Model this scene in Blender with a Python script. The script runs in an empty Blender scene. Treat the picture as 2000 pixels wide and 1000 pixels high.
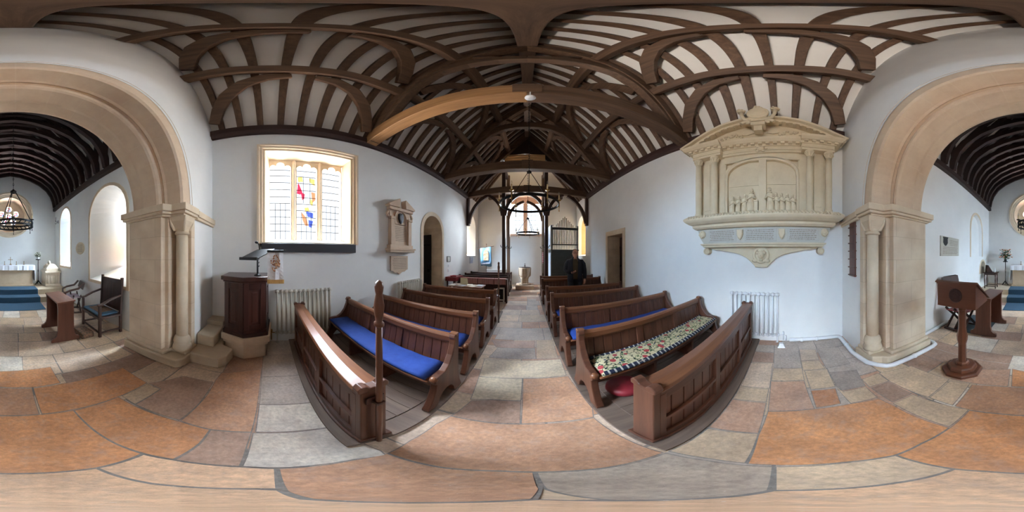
import bpy, bmesh, math, random
from mathutils import Vector, Matrix
R = math.radians
sc = bpy.context.scene
COL = sc.collection
# ---------------------------------------------------------------- camera, sky, exposure, window daylight
cam = bpy.data.objects.new('camera', bpy.data.cameras.new('camera'))
COL.objects.link(cam)
cam.data.type = 'PANO'
for holder in [h for h in (cam.data, getattr(cam.data, 'cycles', None)) if h]:
    try: holder.panorama_type = 'EQUIRECTANGULAR'
    except Exception: pass
cam.location = (0, 0, 1.55)
cam.rotation_euler = (R(90), 0, R(5.4))
cam.data.clip_start = 0.01
sc.camera = cam
vs = sc.view_settings
sc.display_settings.display_device = 'sRGB'
vs.view_transform = 'Standard'; vs.look = 'None'; vs.gamma = 1; vs.use_curve_mapping = False
vs.exposure = 1.82
w = bpy.data.worlds.new('sky'); sc.world = w; w.use_nodes = True
bgn = w.node_tree.nodes['Background']
bgn.inputs[0].default_value = (0.80, 0.90, 1.0, 1); bgn.inputs[1].default_value = 0.55
cy = sc.cycles
cy.max_bounces = 12; cy.diffuse_bounces = 7; cy.glossy_bounces = 4; cy.transparent_max_bounces = 12
cy.sample_clamp_indirect = 8; cy.use_denoising = True; cy.caustics_reflective = False; cy.caustics_refractive = False

def daylight(name, loc, direction, sx, sy, power, color=(1, 0.97, 0.93)):
    l = bpy.data.lights.new(name, 'AREA'); l.shape = 'RECTANGLE'; l.size = sx; l.size_y = sy
    l.energy = power; l.color = color
    o = bpy.data.objects.new(name, l); COL.objects.link(o)
    o.location = loc
    o.rotation_euler = Vector(direction).to_track_quat('-Z', 'Y').to_euler()
    return o
TH = R(3.19)
CH = Matrix.Translation((-0.05, -2.2, 0)) @ Matrix.Rotation(TH, 4, 'Z')   # chancel frame, its axis a little skewed
def cw(v, w_, z=0): return CH @ Vector((v, w_, z))
def cdir(v, w_, z=0): return CH.to_3x3() @ Vector((v, w_, z))
SKYC = (0.66, 0.83, 1.0)
WARMC = (1.0, 0.93, 0.84)
def soft_sun(name, direction, strength, angle, color):
    l = bpy.data.lights.new(name, 'SUN'); l.energy = strength; l.angle = R(angle); l.color = color
    o = bpy.data.objects.new(name, l); COL.objects.link(o); o.rotation_euler = Vector(direction).to_track_quat('-Z', 'Y').to_euler()
# hazy bright sky to the south, duller sky to the west; warm lamps added outside shine up through the windows to fill the ceilings
soft_sun('south_sky', (1, 0.05, -0.40), 7.5, 50, (0.50, 0.74, 1.0))
soft_sun('south_sky_high', (1, 0.0, -1.0), 12, 50, (0.80, 0.90, 1.0))
soft_sun('west_sky', (0.05, -1, -0.40), 9, 60, (0.74, 0.87, 1.0))
soft_sun('northwest_fill', (-0.5, -1, -0.34), 14, 45, (0.80, 0.90, 1.0))  # lamp added through the west window to brighten the window-side wall
daylight('nave_window_fill', (-4.6, 0.68, 0.9), (1, 0, 0.8), 3.0, 2.6, 430, WARMC)
daylight('west_window_fill', (-0.10, 10.6, 1.2), (0, -1, 0.7), 3.0, 2.6, 480, WARMC)
daylight('end_bay_warm_fill', (-3.9, 7.6, 2.9), (1, 0, -0.2), 1.4, 2.2, 6, (1, 0.70, 0.38))  # orange lamp added outside to warm the window reveal
daylight('organ_bay_warm_fill', (3.9, 7.9, 2.9), (-1, 0, -0.2), 1.4, 2.2, 6, (1, 0.70, 0.38))  # same added orange lamp for the organ-side reveal
daylight('chancel_window_fill', cw(-4.0, -0.75, 0.9), cdir(1, 0, 0.7), 2.2, 2.0, 44, WARMC)
daylight('chancel_window_sky', cw(-3.5, -0.75, 2.9), cdir(1, 0, -0.5), 1.6, 2.4, 26, SKYC)
daylight('chancel_far_window_sky', cw(-3.3, -3.4, 2.8), cdir(1, 0, -0.4), 1.2, 2.2, 170, SKYC)
daylight('rose_window_fill', cw(0.07, -6.3, 1.5), cdir(0, 1, 0.9), 2.0, 2.0, 420, WARMC)  # added out of the camera's sight to brighten the chancel roof

# ---------------------------------------------------------------- materials
def lin(c):
    f = lambda x: x / 12.92 if x <= 0.04045 else ((x + 0.055) / 1.055) ** 2.4
    return tuple(f(v / 255) for v in c) + (1,)
def newmat(name):
    m = bpy.data.materials.new(name); m.use_nodes = True
    nt = m.node_tree
    return m, nt, nt.nodes['Principled BSDF']
def mat(name, c1, c2=None, scale=6, stretch=(1, 1, 1), rough=0.6, bump=0.0, metal=0, detail=6, mid=0.5, spread=0.25, fine=0.0, var=0.0):
    """two-tone noise material in object space; stretch < 1 lengthens the grain that way"""
    m, nt, b = newmat(name)
    b.inputs['Roughness'].default_value = rough; b.inputs['Metallic'].default_value = metal
    if c2 is None:
        b.inputs['Base Color'].default_value = lin(c1); return m
    N = nt.nodes.new; L = nt.links.new
    tc = N('ShaderNodeTexCoord'); mp = N('ShaderNodeMapping'); mp.inputs['Scale'].default_value = stretch
    oi = N('ShaderNodeObjectInfo'); ad = N('ShaderNodeVectorMath'); ad.operation = 'MULTIPLY_ADD'
    L(oi.outputs['Random'], ad.inputs[0]); ad.inputs[1].default_value = (37, 17, 53)
    L(tc.outputs['Object'], ad.inputs[2])
    L(ad.outputs[0], mp.inputs['Vector'])
    n = N('ShaderNodeTexNoise'); n.inputs['Scale'].default_value = scale; n.inputs['Detail'].default_value = detail
    n.inputs['Roughness'].default_value = 0.66
    L(mp.outputs[0], n.inputs['Vector'])
    cr = N('ShaderNodeValToRGB')
    cr.color_ramp.elements[0].position = max(0, mid - spread); cr.color_ramp.elements[0].color = lin(c1)
    cr.color_ramp.elements[1].position = min(1, mid + spread); cr.color_ramp.elements[1].color = lin(c2)
    L(n.outputs[0], cr.inputs[0])
    out = cr.outputs[0]
    if var:
        hs = N('ShaderNodeHueSaturation'); mr = N('ShaderNodeMapRange')
        mr.inputs[3].default_value = 1 - var; mr.inputs[4].default_value = 1 + var
        L(oi.outputs['Random'], mr.inputs[0]); L(mr.outputs[0], hs.inputs['Value']); L(out, hs.inputs['Color']); out = hs.outputs[0]
    L(out, b.inputs['Base Color'])
    if bump or fine:
        bp = N('ShaderNodeBump'); bp.inputs['Strength'].default_value = bump or fine; bp.inputs['Distance'].default_value = 0.02
        src = n
        if fine:
            src = N('ShaderNodeTexNoise'); src.inputs['Scale'].default_value = scale * 6; src.inputs['Detail'].default_value = 4
            L(mp.outputs[0], src.inputs['Vector'])
        L(src.outputs[0], bp.inputs['Height']); L(bp.outputs[0], b.inputs['Normal'])
    return m
GX, GY, GZ = (0.12, 1.6, 1.6), (1.6, 0.12, 1.6), (1.6, 1.6, 0.12)
PLASTER = mat('lime_plaster', (228, 228, 226), (237, 237, 234), 1.6, rough=0.9, fine=0.06)
CEIL = mat('ceiling_plaster', (226, 222, 215), (235, 231, 224), 1.2, rough=0.9)
STONE = mat('limestone', (208, 188, 160), (230, 213, 187), 3.2, rough=0.85, bump=0.12)
STONEP = mat('worn_limestone', (188, 170, 146), (216, 199, 172), 3.0, rough=0.85, bump=0.2)
STONEW = mat('window_limestone', (224, 204, 176), (236, 220, 196), 3, rough=0.85)
MONST = mat('monument_stone', (206, 190, 160), (220, 206, 178), 5, rough=0.8, fine=0.05)
MONIN = mat('inscription_slate', (186, 182, 170), (200, 196, 184), 5, rough=0.7)
INCISE = mat('incised_letters', (146, 136, 120), rough=0.9)
def oak(name, c1, c2, st, rough=0.6, scale=9, var=0.12, bump=0.15): return mat(name, c1, c2, scale, st, rough, bump, var=var, spread=0.22)
RX, RY, RZ = (oak('roof_oak_' + a, (66, 47, 35), (112, 84, 62), g) for a, g in (('across', GX), ('along', GY), ('upright', GZ)))
PLATE = oak('dark_plate_oak', (44, 26, 22), (66, 40, 34), GY)
DARK = oak('black_chancel_oak', (38, 22, 18), (56, 35, 29), GX, 0.6)
DARKY = oak('black_chancel_oak_plate', (42, 26, 21), (60, 40, 33), GY, 0.6)
TURR = oak('turret_oak', (50, 30, 24), (74, 48, 38), GZ)
PX, PY, PZ = (oak('pew_oak_' + a, (74, 44, 33), (114, 73, 54), g, 0.36, 8, 0.1, 0.06) for a, g in (('along', GX), ('deep', GY), ('upright', GZ)))
RAIL = oak('pew_rail_oak', (104, 64, 44), (142, 94, 64), GX, 0.32, 8, 0.08, 0.06)
BOARD = oak('grey_floorboards', (96, 80, 70), (136, 116, 102), GX, 0.6, 9, 0.1)
MAHO = oak('dark_mahogany', (44, 22, 18), (72, 38, 30), GZ, 0.33, 8, 0.05, 0.04)
MAHOX = oak('dark_mahogany_across', (50, 28, 22), (80, 46, 36), GX, 0.3, 8, 0.05, 0.04)
LECT = oak('lectern_oak', (86, 49, 34), (120, 74, 52), GX, 0.35, 9, 0.05, 0.05)
LECTZ = oak('lectern_oak_upright', (86, 49, 34), (120, 74, 52), GZ, 0.35, 9, 0.05, 0.05)
DESK = oak('desk_oak', (80, 46, 35), (110, 69, 53), GZ, 0.35, 9, 0.05, 0.05)
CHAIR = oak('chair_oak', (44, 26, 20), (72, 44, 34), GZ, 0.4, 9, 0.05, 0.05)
BLACKW = mat('black_door', (18, 16, 18), (34, 30, 32), 8, GZ, 0.5)
IRON = mat('black_iron', (22, 21, 22), rough=0.5, metal=0.6)
BRASS = mat('old_brass', (150, 116, 62), (176, 140, 84), 12, rough=0.35, metal=0.9)
RADI = mat('cream_enamel', (206, 200, 188), rough=0.45)
RADW = mat('white_enamel', (226, 228, 230), rough=0.4)
WHITE = mat('white_linen', (232, 232, 234), (242, 242, 244), 8, rough=0.9)
BLUEC = mat('blue_cushion', (28, 60, 138), (40, 78, 162), 14, rough=0.85, bump=0.15)
CARPET = mat('blue_carpet', (46, 74, 94), (62, 92, 114), 40, rough=0.98, bump=0.2)
RED = mat('red_leather', (120, 30, 40), (150, 44, 54), 10, rough=0.5)
SLATEBLUE = mat('blue_seat_cloth', (52, 78, 96), (70, 98, 118), 30, rough=0.95)
PAPER = mat('white_paper', (232, 230, 222), rough=0.9)
BLACKP = mat('black_plastic', (20, 20, 22), rough=0.5)
LEAF = mat('leaf', (46, 74, 38), (84, 112, 60), 20, rough=0.7)
PETALW = mat('white_petals', (238, 236, 226), rough=0.8)
PETALP = mat('peach_petals', (226, 160, 128), rough=0.8)
CANDLE = mat('candle_tube', (226, 206, 160), rough=0.5)
MARBLE = mat('alabaster', (208, 190, 166), (226, 212, 190), 6, rough=0.6)
SKIN = mat('skin', (206, 150, 124), rough=0.6)
HAIR = mat('grey_hair', (96, 86, 78), (128, 118, 108), 40, rough=0.8)
NAVY = mat('navy_jacket', (20, 24, 36), (30, 34, 48), 30, rough=0.85)
JUMP = mat('olive_jumper', (74, 62, 46), (90, 76, 58), 60, rough=0.95)
ORGC = mat('grey_green_casework', (58, 64, 62), (70, 76, 74), 6, rough=0.5)
ORGP = mat('organ_pipe_metal', (176, 172, 162), (200, 196, 186), 8, GZ, 0.4, metal=0.3)
PALEB = mat('pale_blue', (196, 206, 218), rough=0.6)
BANB = mat('banner_blue_silk', (112, 164, 206), (134, 184, 220), 12, rough=0.7)
GOLD = mat('gold_thread', (196, 150, 84), (214, 172, 104), 30, rough=0.6)
FONTST = mat('font_stone', (190, 166, 140), (212, 190, 164), 6, rough=0.8, bump=0.15)
LEADM = mat('window_lead', (18, 18, 20), rough=0.7)

def glass(name, tint=(255, 255, 255), clear=0.9):
    m, nt, b = newmat(name)
    N = nt.nodes.new; L = nt.links.new
    t = N('ShaderNodeBsdfTransparent'); t.inputs[0].default_value = lin(tint)
    g = N('ShaderNodeBsdfGlossy'); g.inputs['Roughness'].default_value = 0.1
    mx = N('ShaderNodeMixShader'); mx.inputs[0].default_value = 1 - clear
    L(t.outputs[0], mx.inputs[1]); L(g.outputs[0], mx.inputs[2])
    L(mx.outputs[0], nt.nodes['Material Output'].inputs['Surface'])
    return m
CLEAR = glass('clear_glass', (250, 250, 252), 0.95)
GRED = glass('red_glass', (232, 60, 92)); GYEL = glass('gold_glass', (246, 214, 120)); GBLU = glass('blue_glass', (92, 110, 214)); GORA = glass('orange_glass', (240, 160, 110))

def bandmat(name, c1, c2, axis='X', scale=10, rough=0.9, cut=0.5):
    m, nt, b = newmat(name); N = nt.nodes.new; L = nt.links.new
    tc = N('ShaderNodeTexCoord'); wv = N('ShaderNodeTexWave'); wv.bands_direction = axis; wv.inputs['Scale'].default_value = scale
    wv.inputs['Distortion'].default_value = 0.5
    cr = N('ShaderNodeValToRGB'); cr.color_ramp.interpolation = 'CONSTANT'
    cr.color_ramp.elements[0].color = lin(c1); cr.color_ramp.elements[1].color = lin(c2); cr.color_ramp.elements[1].position = cut
    L(tc.outputs['Object'], wv.inputs[0]); L(wv.outputs[0], cr.inputs[0]); L(cr.outputs[0], b.inputs['Base Color'])
    b.inputs['Roughness'].default_value = rough
    return m
STRIPE = bandmat('red_striped_weave', (150, 48, 60), (172, 150, 140), 'X', 14)

def tapestry():
    m, nt, b = newmat('floral_tapestry'); N = nt.nodes.new; L = nt.links.new
    tc = N('ShaderNodeTexCoord')
    def layer(scale, lo, hi, col, prev, kind='v', off=0):
        mp = N('ShaderNodeMapping'); mp.inputs['Location'].default_value = (off, off * 0.7, 0)
        L(tc.outputs['Object'], mp.inputs['Vector'])
        if kind == 'v':
            t = N('ShaderNodeTexVoronoi'); t.inputs['Scale'].default_value = scale; s = t.outputs['Distance']
        else:
            t = N('ShaderNodeTexNoise'); t.inputs['Scale'].default_value = scale; t.inputs['Detail'].default_value = 2; s = t.outputs[0]
        L(mp.outputs[0], t.inputs['Vector'])
        cr = N('ShaderNodeValToRGB'); cr.color_ramp.interpolation = 'CONSTANT'
        e = cr.color_ramp.elements; e[0].color = (0, 0, 0, 1); e[1].position = lo; e[1].color = (1, 1, 1, 1)
        e2 = e.new(hi); e2.color = (0, 0, 0, 1)
        L(s, cr.inputs[0])
        mx = N('ShaderNodeMix'); mx.data_type = 'RGBA'
        L(cr.outputs[0], mx.inputs[0]); mx.inputs[7].default_value = lin(col)
        if prev is None: mx.inputs[6].default_value = lin((196, 186, 150))
        else: L(prev, mx.inputs[6])
        return mx.outputs[2]
    o = layer(13, 0.475, 0.525, (44, 52, 44), None, 'n')
    o = layer(11, 0.40, 0.435, (84, 104, 66), o, 'n', 3)
    o = layer(9, 0.0, 0.26, (168, 62, 66), o, 'v', 1)
    o = layer(15, 0.0, 0.2, (60, 92, 60), o, 'v', 5)
    o = layer(13, 0.0, 0.16, (58, 74, 104), o, 'v', 9)
    L(o, b.inputs['Base Color']); b.inputs['Roughness'].default_value = 0.95
    return m
TAPE = tapestry()
TAPEB = bandmat('navy_and_white_border', (24, 32, 54), (176, 174, 166), 'X', 5.5, cut=0.8)
FLORAL = mat('flowered_needlework', (70, 62, 50), (124, 92, 70), 26, rough=0.95, spread=0.1)

# ---------------------------------------------------------------- mesh helpers
class MB:
    def __init__(s): s.v = []; s.f = []; s.sm = []; s.mi = []; s.cur = 0; s.brk = []
    def add(s, vs, fs, smooth=False):
        b = len(s.v); s.brk.append(b); s.v += [tuple(p) for p in vs]
        for f in fs: s.f.append(tuple(b + i for i in f)); s.sm.append(smooth); s.mi.append(s.cur)
        return s
    def box(s, x0, x1, y0, y1, z0, z1):
        vs = [(x, y, z) for z in (z0, z1) for y in (y0, y1) for x in (x0, x1)]
        return s.add(vs, [(0, 2, 3, 1), (4, 5, 7, 6), (0, 1, 5, 4), (2, 6, 7, 3), (0, 4, 6, 2), (1, 3, 7, 5)])
    def prism(s, poly, lo, hi, ax='z'):
        f = {'x': lambda p, t: (t, p[0], p[1]), 'y': lambda p, t: (p[0], t, p[1]), 'z': lambda p, t: (p[0], p[1], t)}[ax]
        n = len(poly); vs = [f(p, lo) for p in poly] + [f(p, hi) for p in poly]
        return s.add(vs, [tuple(range(n))[::-1], tuple(range(n, 2 * n))] + [(i, (i + 1) % n, n + (i + 1) % n, n + i) for i in range(n)])
    def sweep(s, pts, w, h, nrm, closed=False):
        """rectangular section (w along nrm, h across) swept along pts; w, h may be lists"""
        nrm = Vector(nrm).normalized(); P = [Vector(p) for p in pts]; n = len(P); rings = []
        for i, p in enumerate(P):
            if closed: t = P[(i + 1) % n] - P[i - 1]
            else: t = P[min(i + 1, n - 1)] - P[max(i - 1, 0)]
            t.normalize(); hv = t.cross(nrm).normalized()
            W = w[i] if isinstance(w, (list, tuple)) else w; H = h[i] if isinstance(h, (list, tuple)) else h
            a = nrm * W / 2; c = hv * H / 2
            rings.append([p - a - c, p + a - c, p + a + c, p - a + c])
        return s.loft(rings, not closed, closed)
    def bar(s, p, q, w, h, up=(0, 0, 1)):
        d = (Vector(q) - Vector(p)).normalized(); u = Vector(up)
        side = d.cross(u)
        if side.length < 1e-4: side = d.cross(Vector((1, 0, 0)))
        return s.sweep([p, q], w, h, side)
    def loft(s, rings, caps=True, closed=False, smooth=False):
        n = len(rings[0]); vs = [p for r in rings for p in r]; fs = []
        m = len(rings)
        for i in range(m if closed else m - 1):
            a = i * n; c = ((i + 1) % m) * n
            fs += [(a + j, a + (j + 1) % n, c + (j + 1) % n, c + j) for j in range(n)]
        s.add(vs, fs, smooth)
        if caps and not closed:
            b = len(s.v) - len(vs)
            s.f += [tuple(b + j for j in range(n))[::-1], tuple(b + (m - 1) * n + j for j in range(n))]
            s.sm += [False, False]; s.mi += [s.cur] * 2
        return s
    def tube(s, pts, r, n=8, caps=True):
        P = [Vector(p) for p in pts]; rings = []; m = len(P); prev = None
        for i, p in enumerate(P):
            t = (P[min(i + 1, m - 1)] - P[max(i - 1, 0)]).normalized()
            if prev is None: prev = t.orthogonal().normalized()
            a = (prev - t * prev.dot(t)).normalized(); prev = a; b = t.cross(a)
            rr = r[i] if isinstance(r, (list, tuple)) else r
            rings.append([p + (a * math.cos(k * 2 * math.pi / n) + b * math.sin(k * 2 * math.pi / n)) * rr for k in range(n)])
        return s.loft(rings, caps, False, n > 5)
    def lathe(s, prof, c=(0, 0, 0), n=16, sx=1, sy=1, a0=0, smooth=True):
        rings = [[(c[0] + r * sx * math.cos(a0 + k * 2 * math.pi / n), c[1] + r * sy * math.sin(a0 + k * 2 * math.pi / n), c[2] + z) for k in range(n)] for r, z in prof]
        return s.loft(rings, True, False, smooth)
    def ball(s, c, r, n=12, m=8):
        if not isinstance(r, (tuple, list)): r = (r, r, r)
        rings = []
        for i in range(m + 1):
            t = math.pi * (0.02 + 0.96 * i / m)
            rings.append([(c[0] + r[0] * math.sin(t) * math.cos(k * 2 * math.pi / n), c[1] + r[1] * math.sin(t) * math.sin(k * 2 * math.pi / n), c[2] - r[2] * math.cos(t)) for k in range(n)])
        return s.loft(rings, True, False, True)
    def torus(s, c, Rr, r, ax='z', n=32, m=8, flat=1):
        rings = []
        for k in range(n):
            a = k * 2 * math.pi / n; rg = []
            for j in range(m):
                b = j * 2 * math.pi / m; q = Rr + r * math.cos(b); h = r * flat * math.sin(b)
                p = (q * math.cos(a), q * math.sin(a), h)
                if ax == 'x': p = (p[2], p[0], p[1])
                elif ax == 'y': p = (p[0], p[2], p[1])
                rg.append((c[0] + p[0], c[1] + p[1], c[2] + p[2]))
            rings.append(rg)
        return s.loft(rings, False, True, True)
    def map(s, fn): s.v = [tuple(fn(*p)) for p in s.v]; return s
    def xf(s, M, start=0): s.v[start:] = [tuple(M @ Vector(p)) for p in s.v[start:]]; return s
    def obj(s, name, m, parent=None, bevel=0, M=None):
        me = bpy.data.meshes.new(name); me.from_pydata(s.v, [], s.f)
        me.polygons.foreach_set('use_smooth', s.sm)
        for mm in (m if isinstance(m, (list, tuple)) else [m]): me.materials.append(mm)
        me.polygons.foreach_set('material_index', s.mi)
        bm = bmesh.new(); bm.from_mesh(me); bmesh.ops.recalc_face_normals(bm, faces=bm.faces); bm.to_mesh(me); bm.free()
        o = bpy.data.objects.new(name, me); COL.objects.link(o)
        if parent: o.parent = parent
        if M is not None: o.matrix_world = M
        if bevel:
            b = o.modifiers.new('bevel', 'BEVEL'); b.width = bevel; b.segments = 2; b.limit_method = 'ANGLE'; b.angle_limit = R(35)
        return o
def objs(mb, name, m, parent=None, bevel=0):
    """each primitive of mb becomes a part of its own"""
    b0 = sorted(set(mb.brk)); out = []
    for k, a in enumerate(b0):
        e = b0[k + 1] if k + 1 < len(b0) else len(mb.v)
        q = MB(); q.v = mb.v[a:e]
        for f, sm in zip(mb.f, mb.sm):
            if a <= f[0] < e: q.f.append(tuple(i - a for i in f)); q.sm.append(sm); q.mi.append(0)
        out.append(q.obj(name, m, parent, bevel))
    return out
ORD = ['first', 'second', 'third', 'fourth', 'fifth', 'sixth', 'seventh', 'eighth', 'ninth', 'tenth', 'eleventh', 'twelfth', 'thirteenth', 'fourteenth', 'fifteenth', 'sixteenth', 'seventeenth', 'eighteenth', 'nineteenth', 'twentieth']
ORD += ['twenty-' + w_ for w_ in ORD[:9]] + ['thirtieth', 'thirty-first', 'thirty-second']
def tag(o, label, cat, group=None, kind=None):
    o['label'] = label; o['category'] = cat
    if group: o['group'] = group
    if kind: o['kind'] = kind
    return o
def thing(name, label, cat, loc=(0, 0, 0), rz=0, group=None, M=None, kind=None):
    o = bpy.data.objects.new(name, None); COL.objects.link(o); o.empty_display_size = 0.1
    if M is not None: o.matrix_world = M @ Matrix.Translation(loc) @ Matrix.Rotation(rz, 4, 'Z')
    else: o.location = loc; o.rotation_euler = (0, 0, rz)
    return tag(o, label, cat, group, kind)
def struct(o, label=None, cat=None):
    o['kind'] = 'structure'
    if label: o['label'] = label; o['category'] = cat
    return o
def kids(o): return [c for c in bpy.data.objects if c.parent == o]
def dup(root, loc=None, rz=None, label=None, group=None, M=None):
    def cp(o, par):
        c = o.copy(); COL.objects.link(c)
        if par is not None: c.parent = par
        for k in kids(o): cp(k, c)
        return c
    r = cp(root, None)
    if M is not None: r.matrix_world = M
    if loc is not None: r.location = loc
    if rz is not None: r.rotation_euler = (0, 0, rz)
    if label: r['label'] = label
    if group: r['group'] = group
    return r
def arc(cx, cz, rx, rz, a0, a1, n): return [(cx + rx * math.cos(R(a0 + (a1 - a0) * i / n)), cz + rz * math.sin(R(a0 + (a1 - a0) * i / n))) for i in range(n + 1)]
def qb(p0, p1, p2, n=10):
    p0, p1, p2 = map(Vector, (p0, p1, p2))
    return [p0 * (1 - t) ** 2 + p1 * 2 * t * (1 - t) + p2 * t * t for t in (i / n for i in range(n + 1))]
def archpts(u0, u1, v0, v1, n=14, pointed=False, full=True):
    """outline of an opening with a round (or square) head, from left foot up and round to right foot"""
    r = (u1 - u0) / 2; c = (u0 + u1) / 2; sp = v1 - r
    return [(u0, v0)] + [(c - r * math.cos(math.pi * i / n), sp + r * math.sin(math.pi * i / n)) for i in range(n + 1)] + [(u1, v0)]
def rectpts(u0, u1, v0, v1): return [(u0, v0), (u0, v1), (u1, v1), (u1, v0)]
def wall(mb, f, u0, u1, v0, top, ops):
    """a sheet of wall in (u, v), f(u, v) -> xyz, pierced by ops = [(outline points)]; top(u) is its upper edge"""
    def quad(a, b, c, d):
        mb.add([f(*a), f(*b), f(*c), f(*d)], [(0, 1, 2, 3)])
    us = u0
    for o in sorted(ops, key=lambda o: o[0][0]):
        a, b = o[0][0], o[-1][0]
        quad((us, v0), (a, v0), (a, top(a)), (us, top(us)))
        if o[0][1] > v0 + 1e-4: quad((a, v0), (b, v0), (b, o[-1][1]), (a, o[0][1]))
        for p, q in zip(o, o[1:]):
            if q[0] - p[0] > 1e-5: quad(p, q, (q[0], top(q[0])), (p[0], top(p[0])))
        us = b
    n = 8
    for i in range(n):
        a = us + (u1 - us) * i / n; b = us + (u1 - us) * (i + 1) / n
        quad((a, v0), (b, v0), (b, top(b)), (a, top(a)))
def strip(mb, A, B, closed=True):
    n = len(A); vs = list(A) + list(B)
    mb.add(vs, [(i, (i + 1) % n, n + (i + 1) % n, n + i) for i in range(n if closed else n - 1)])
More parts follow.
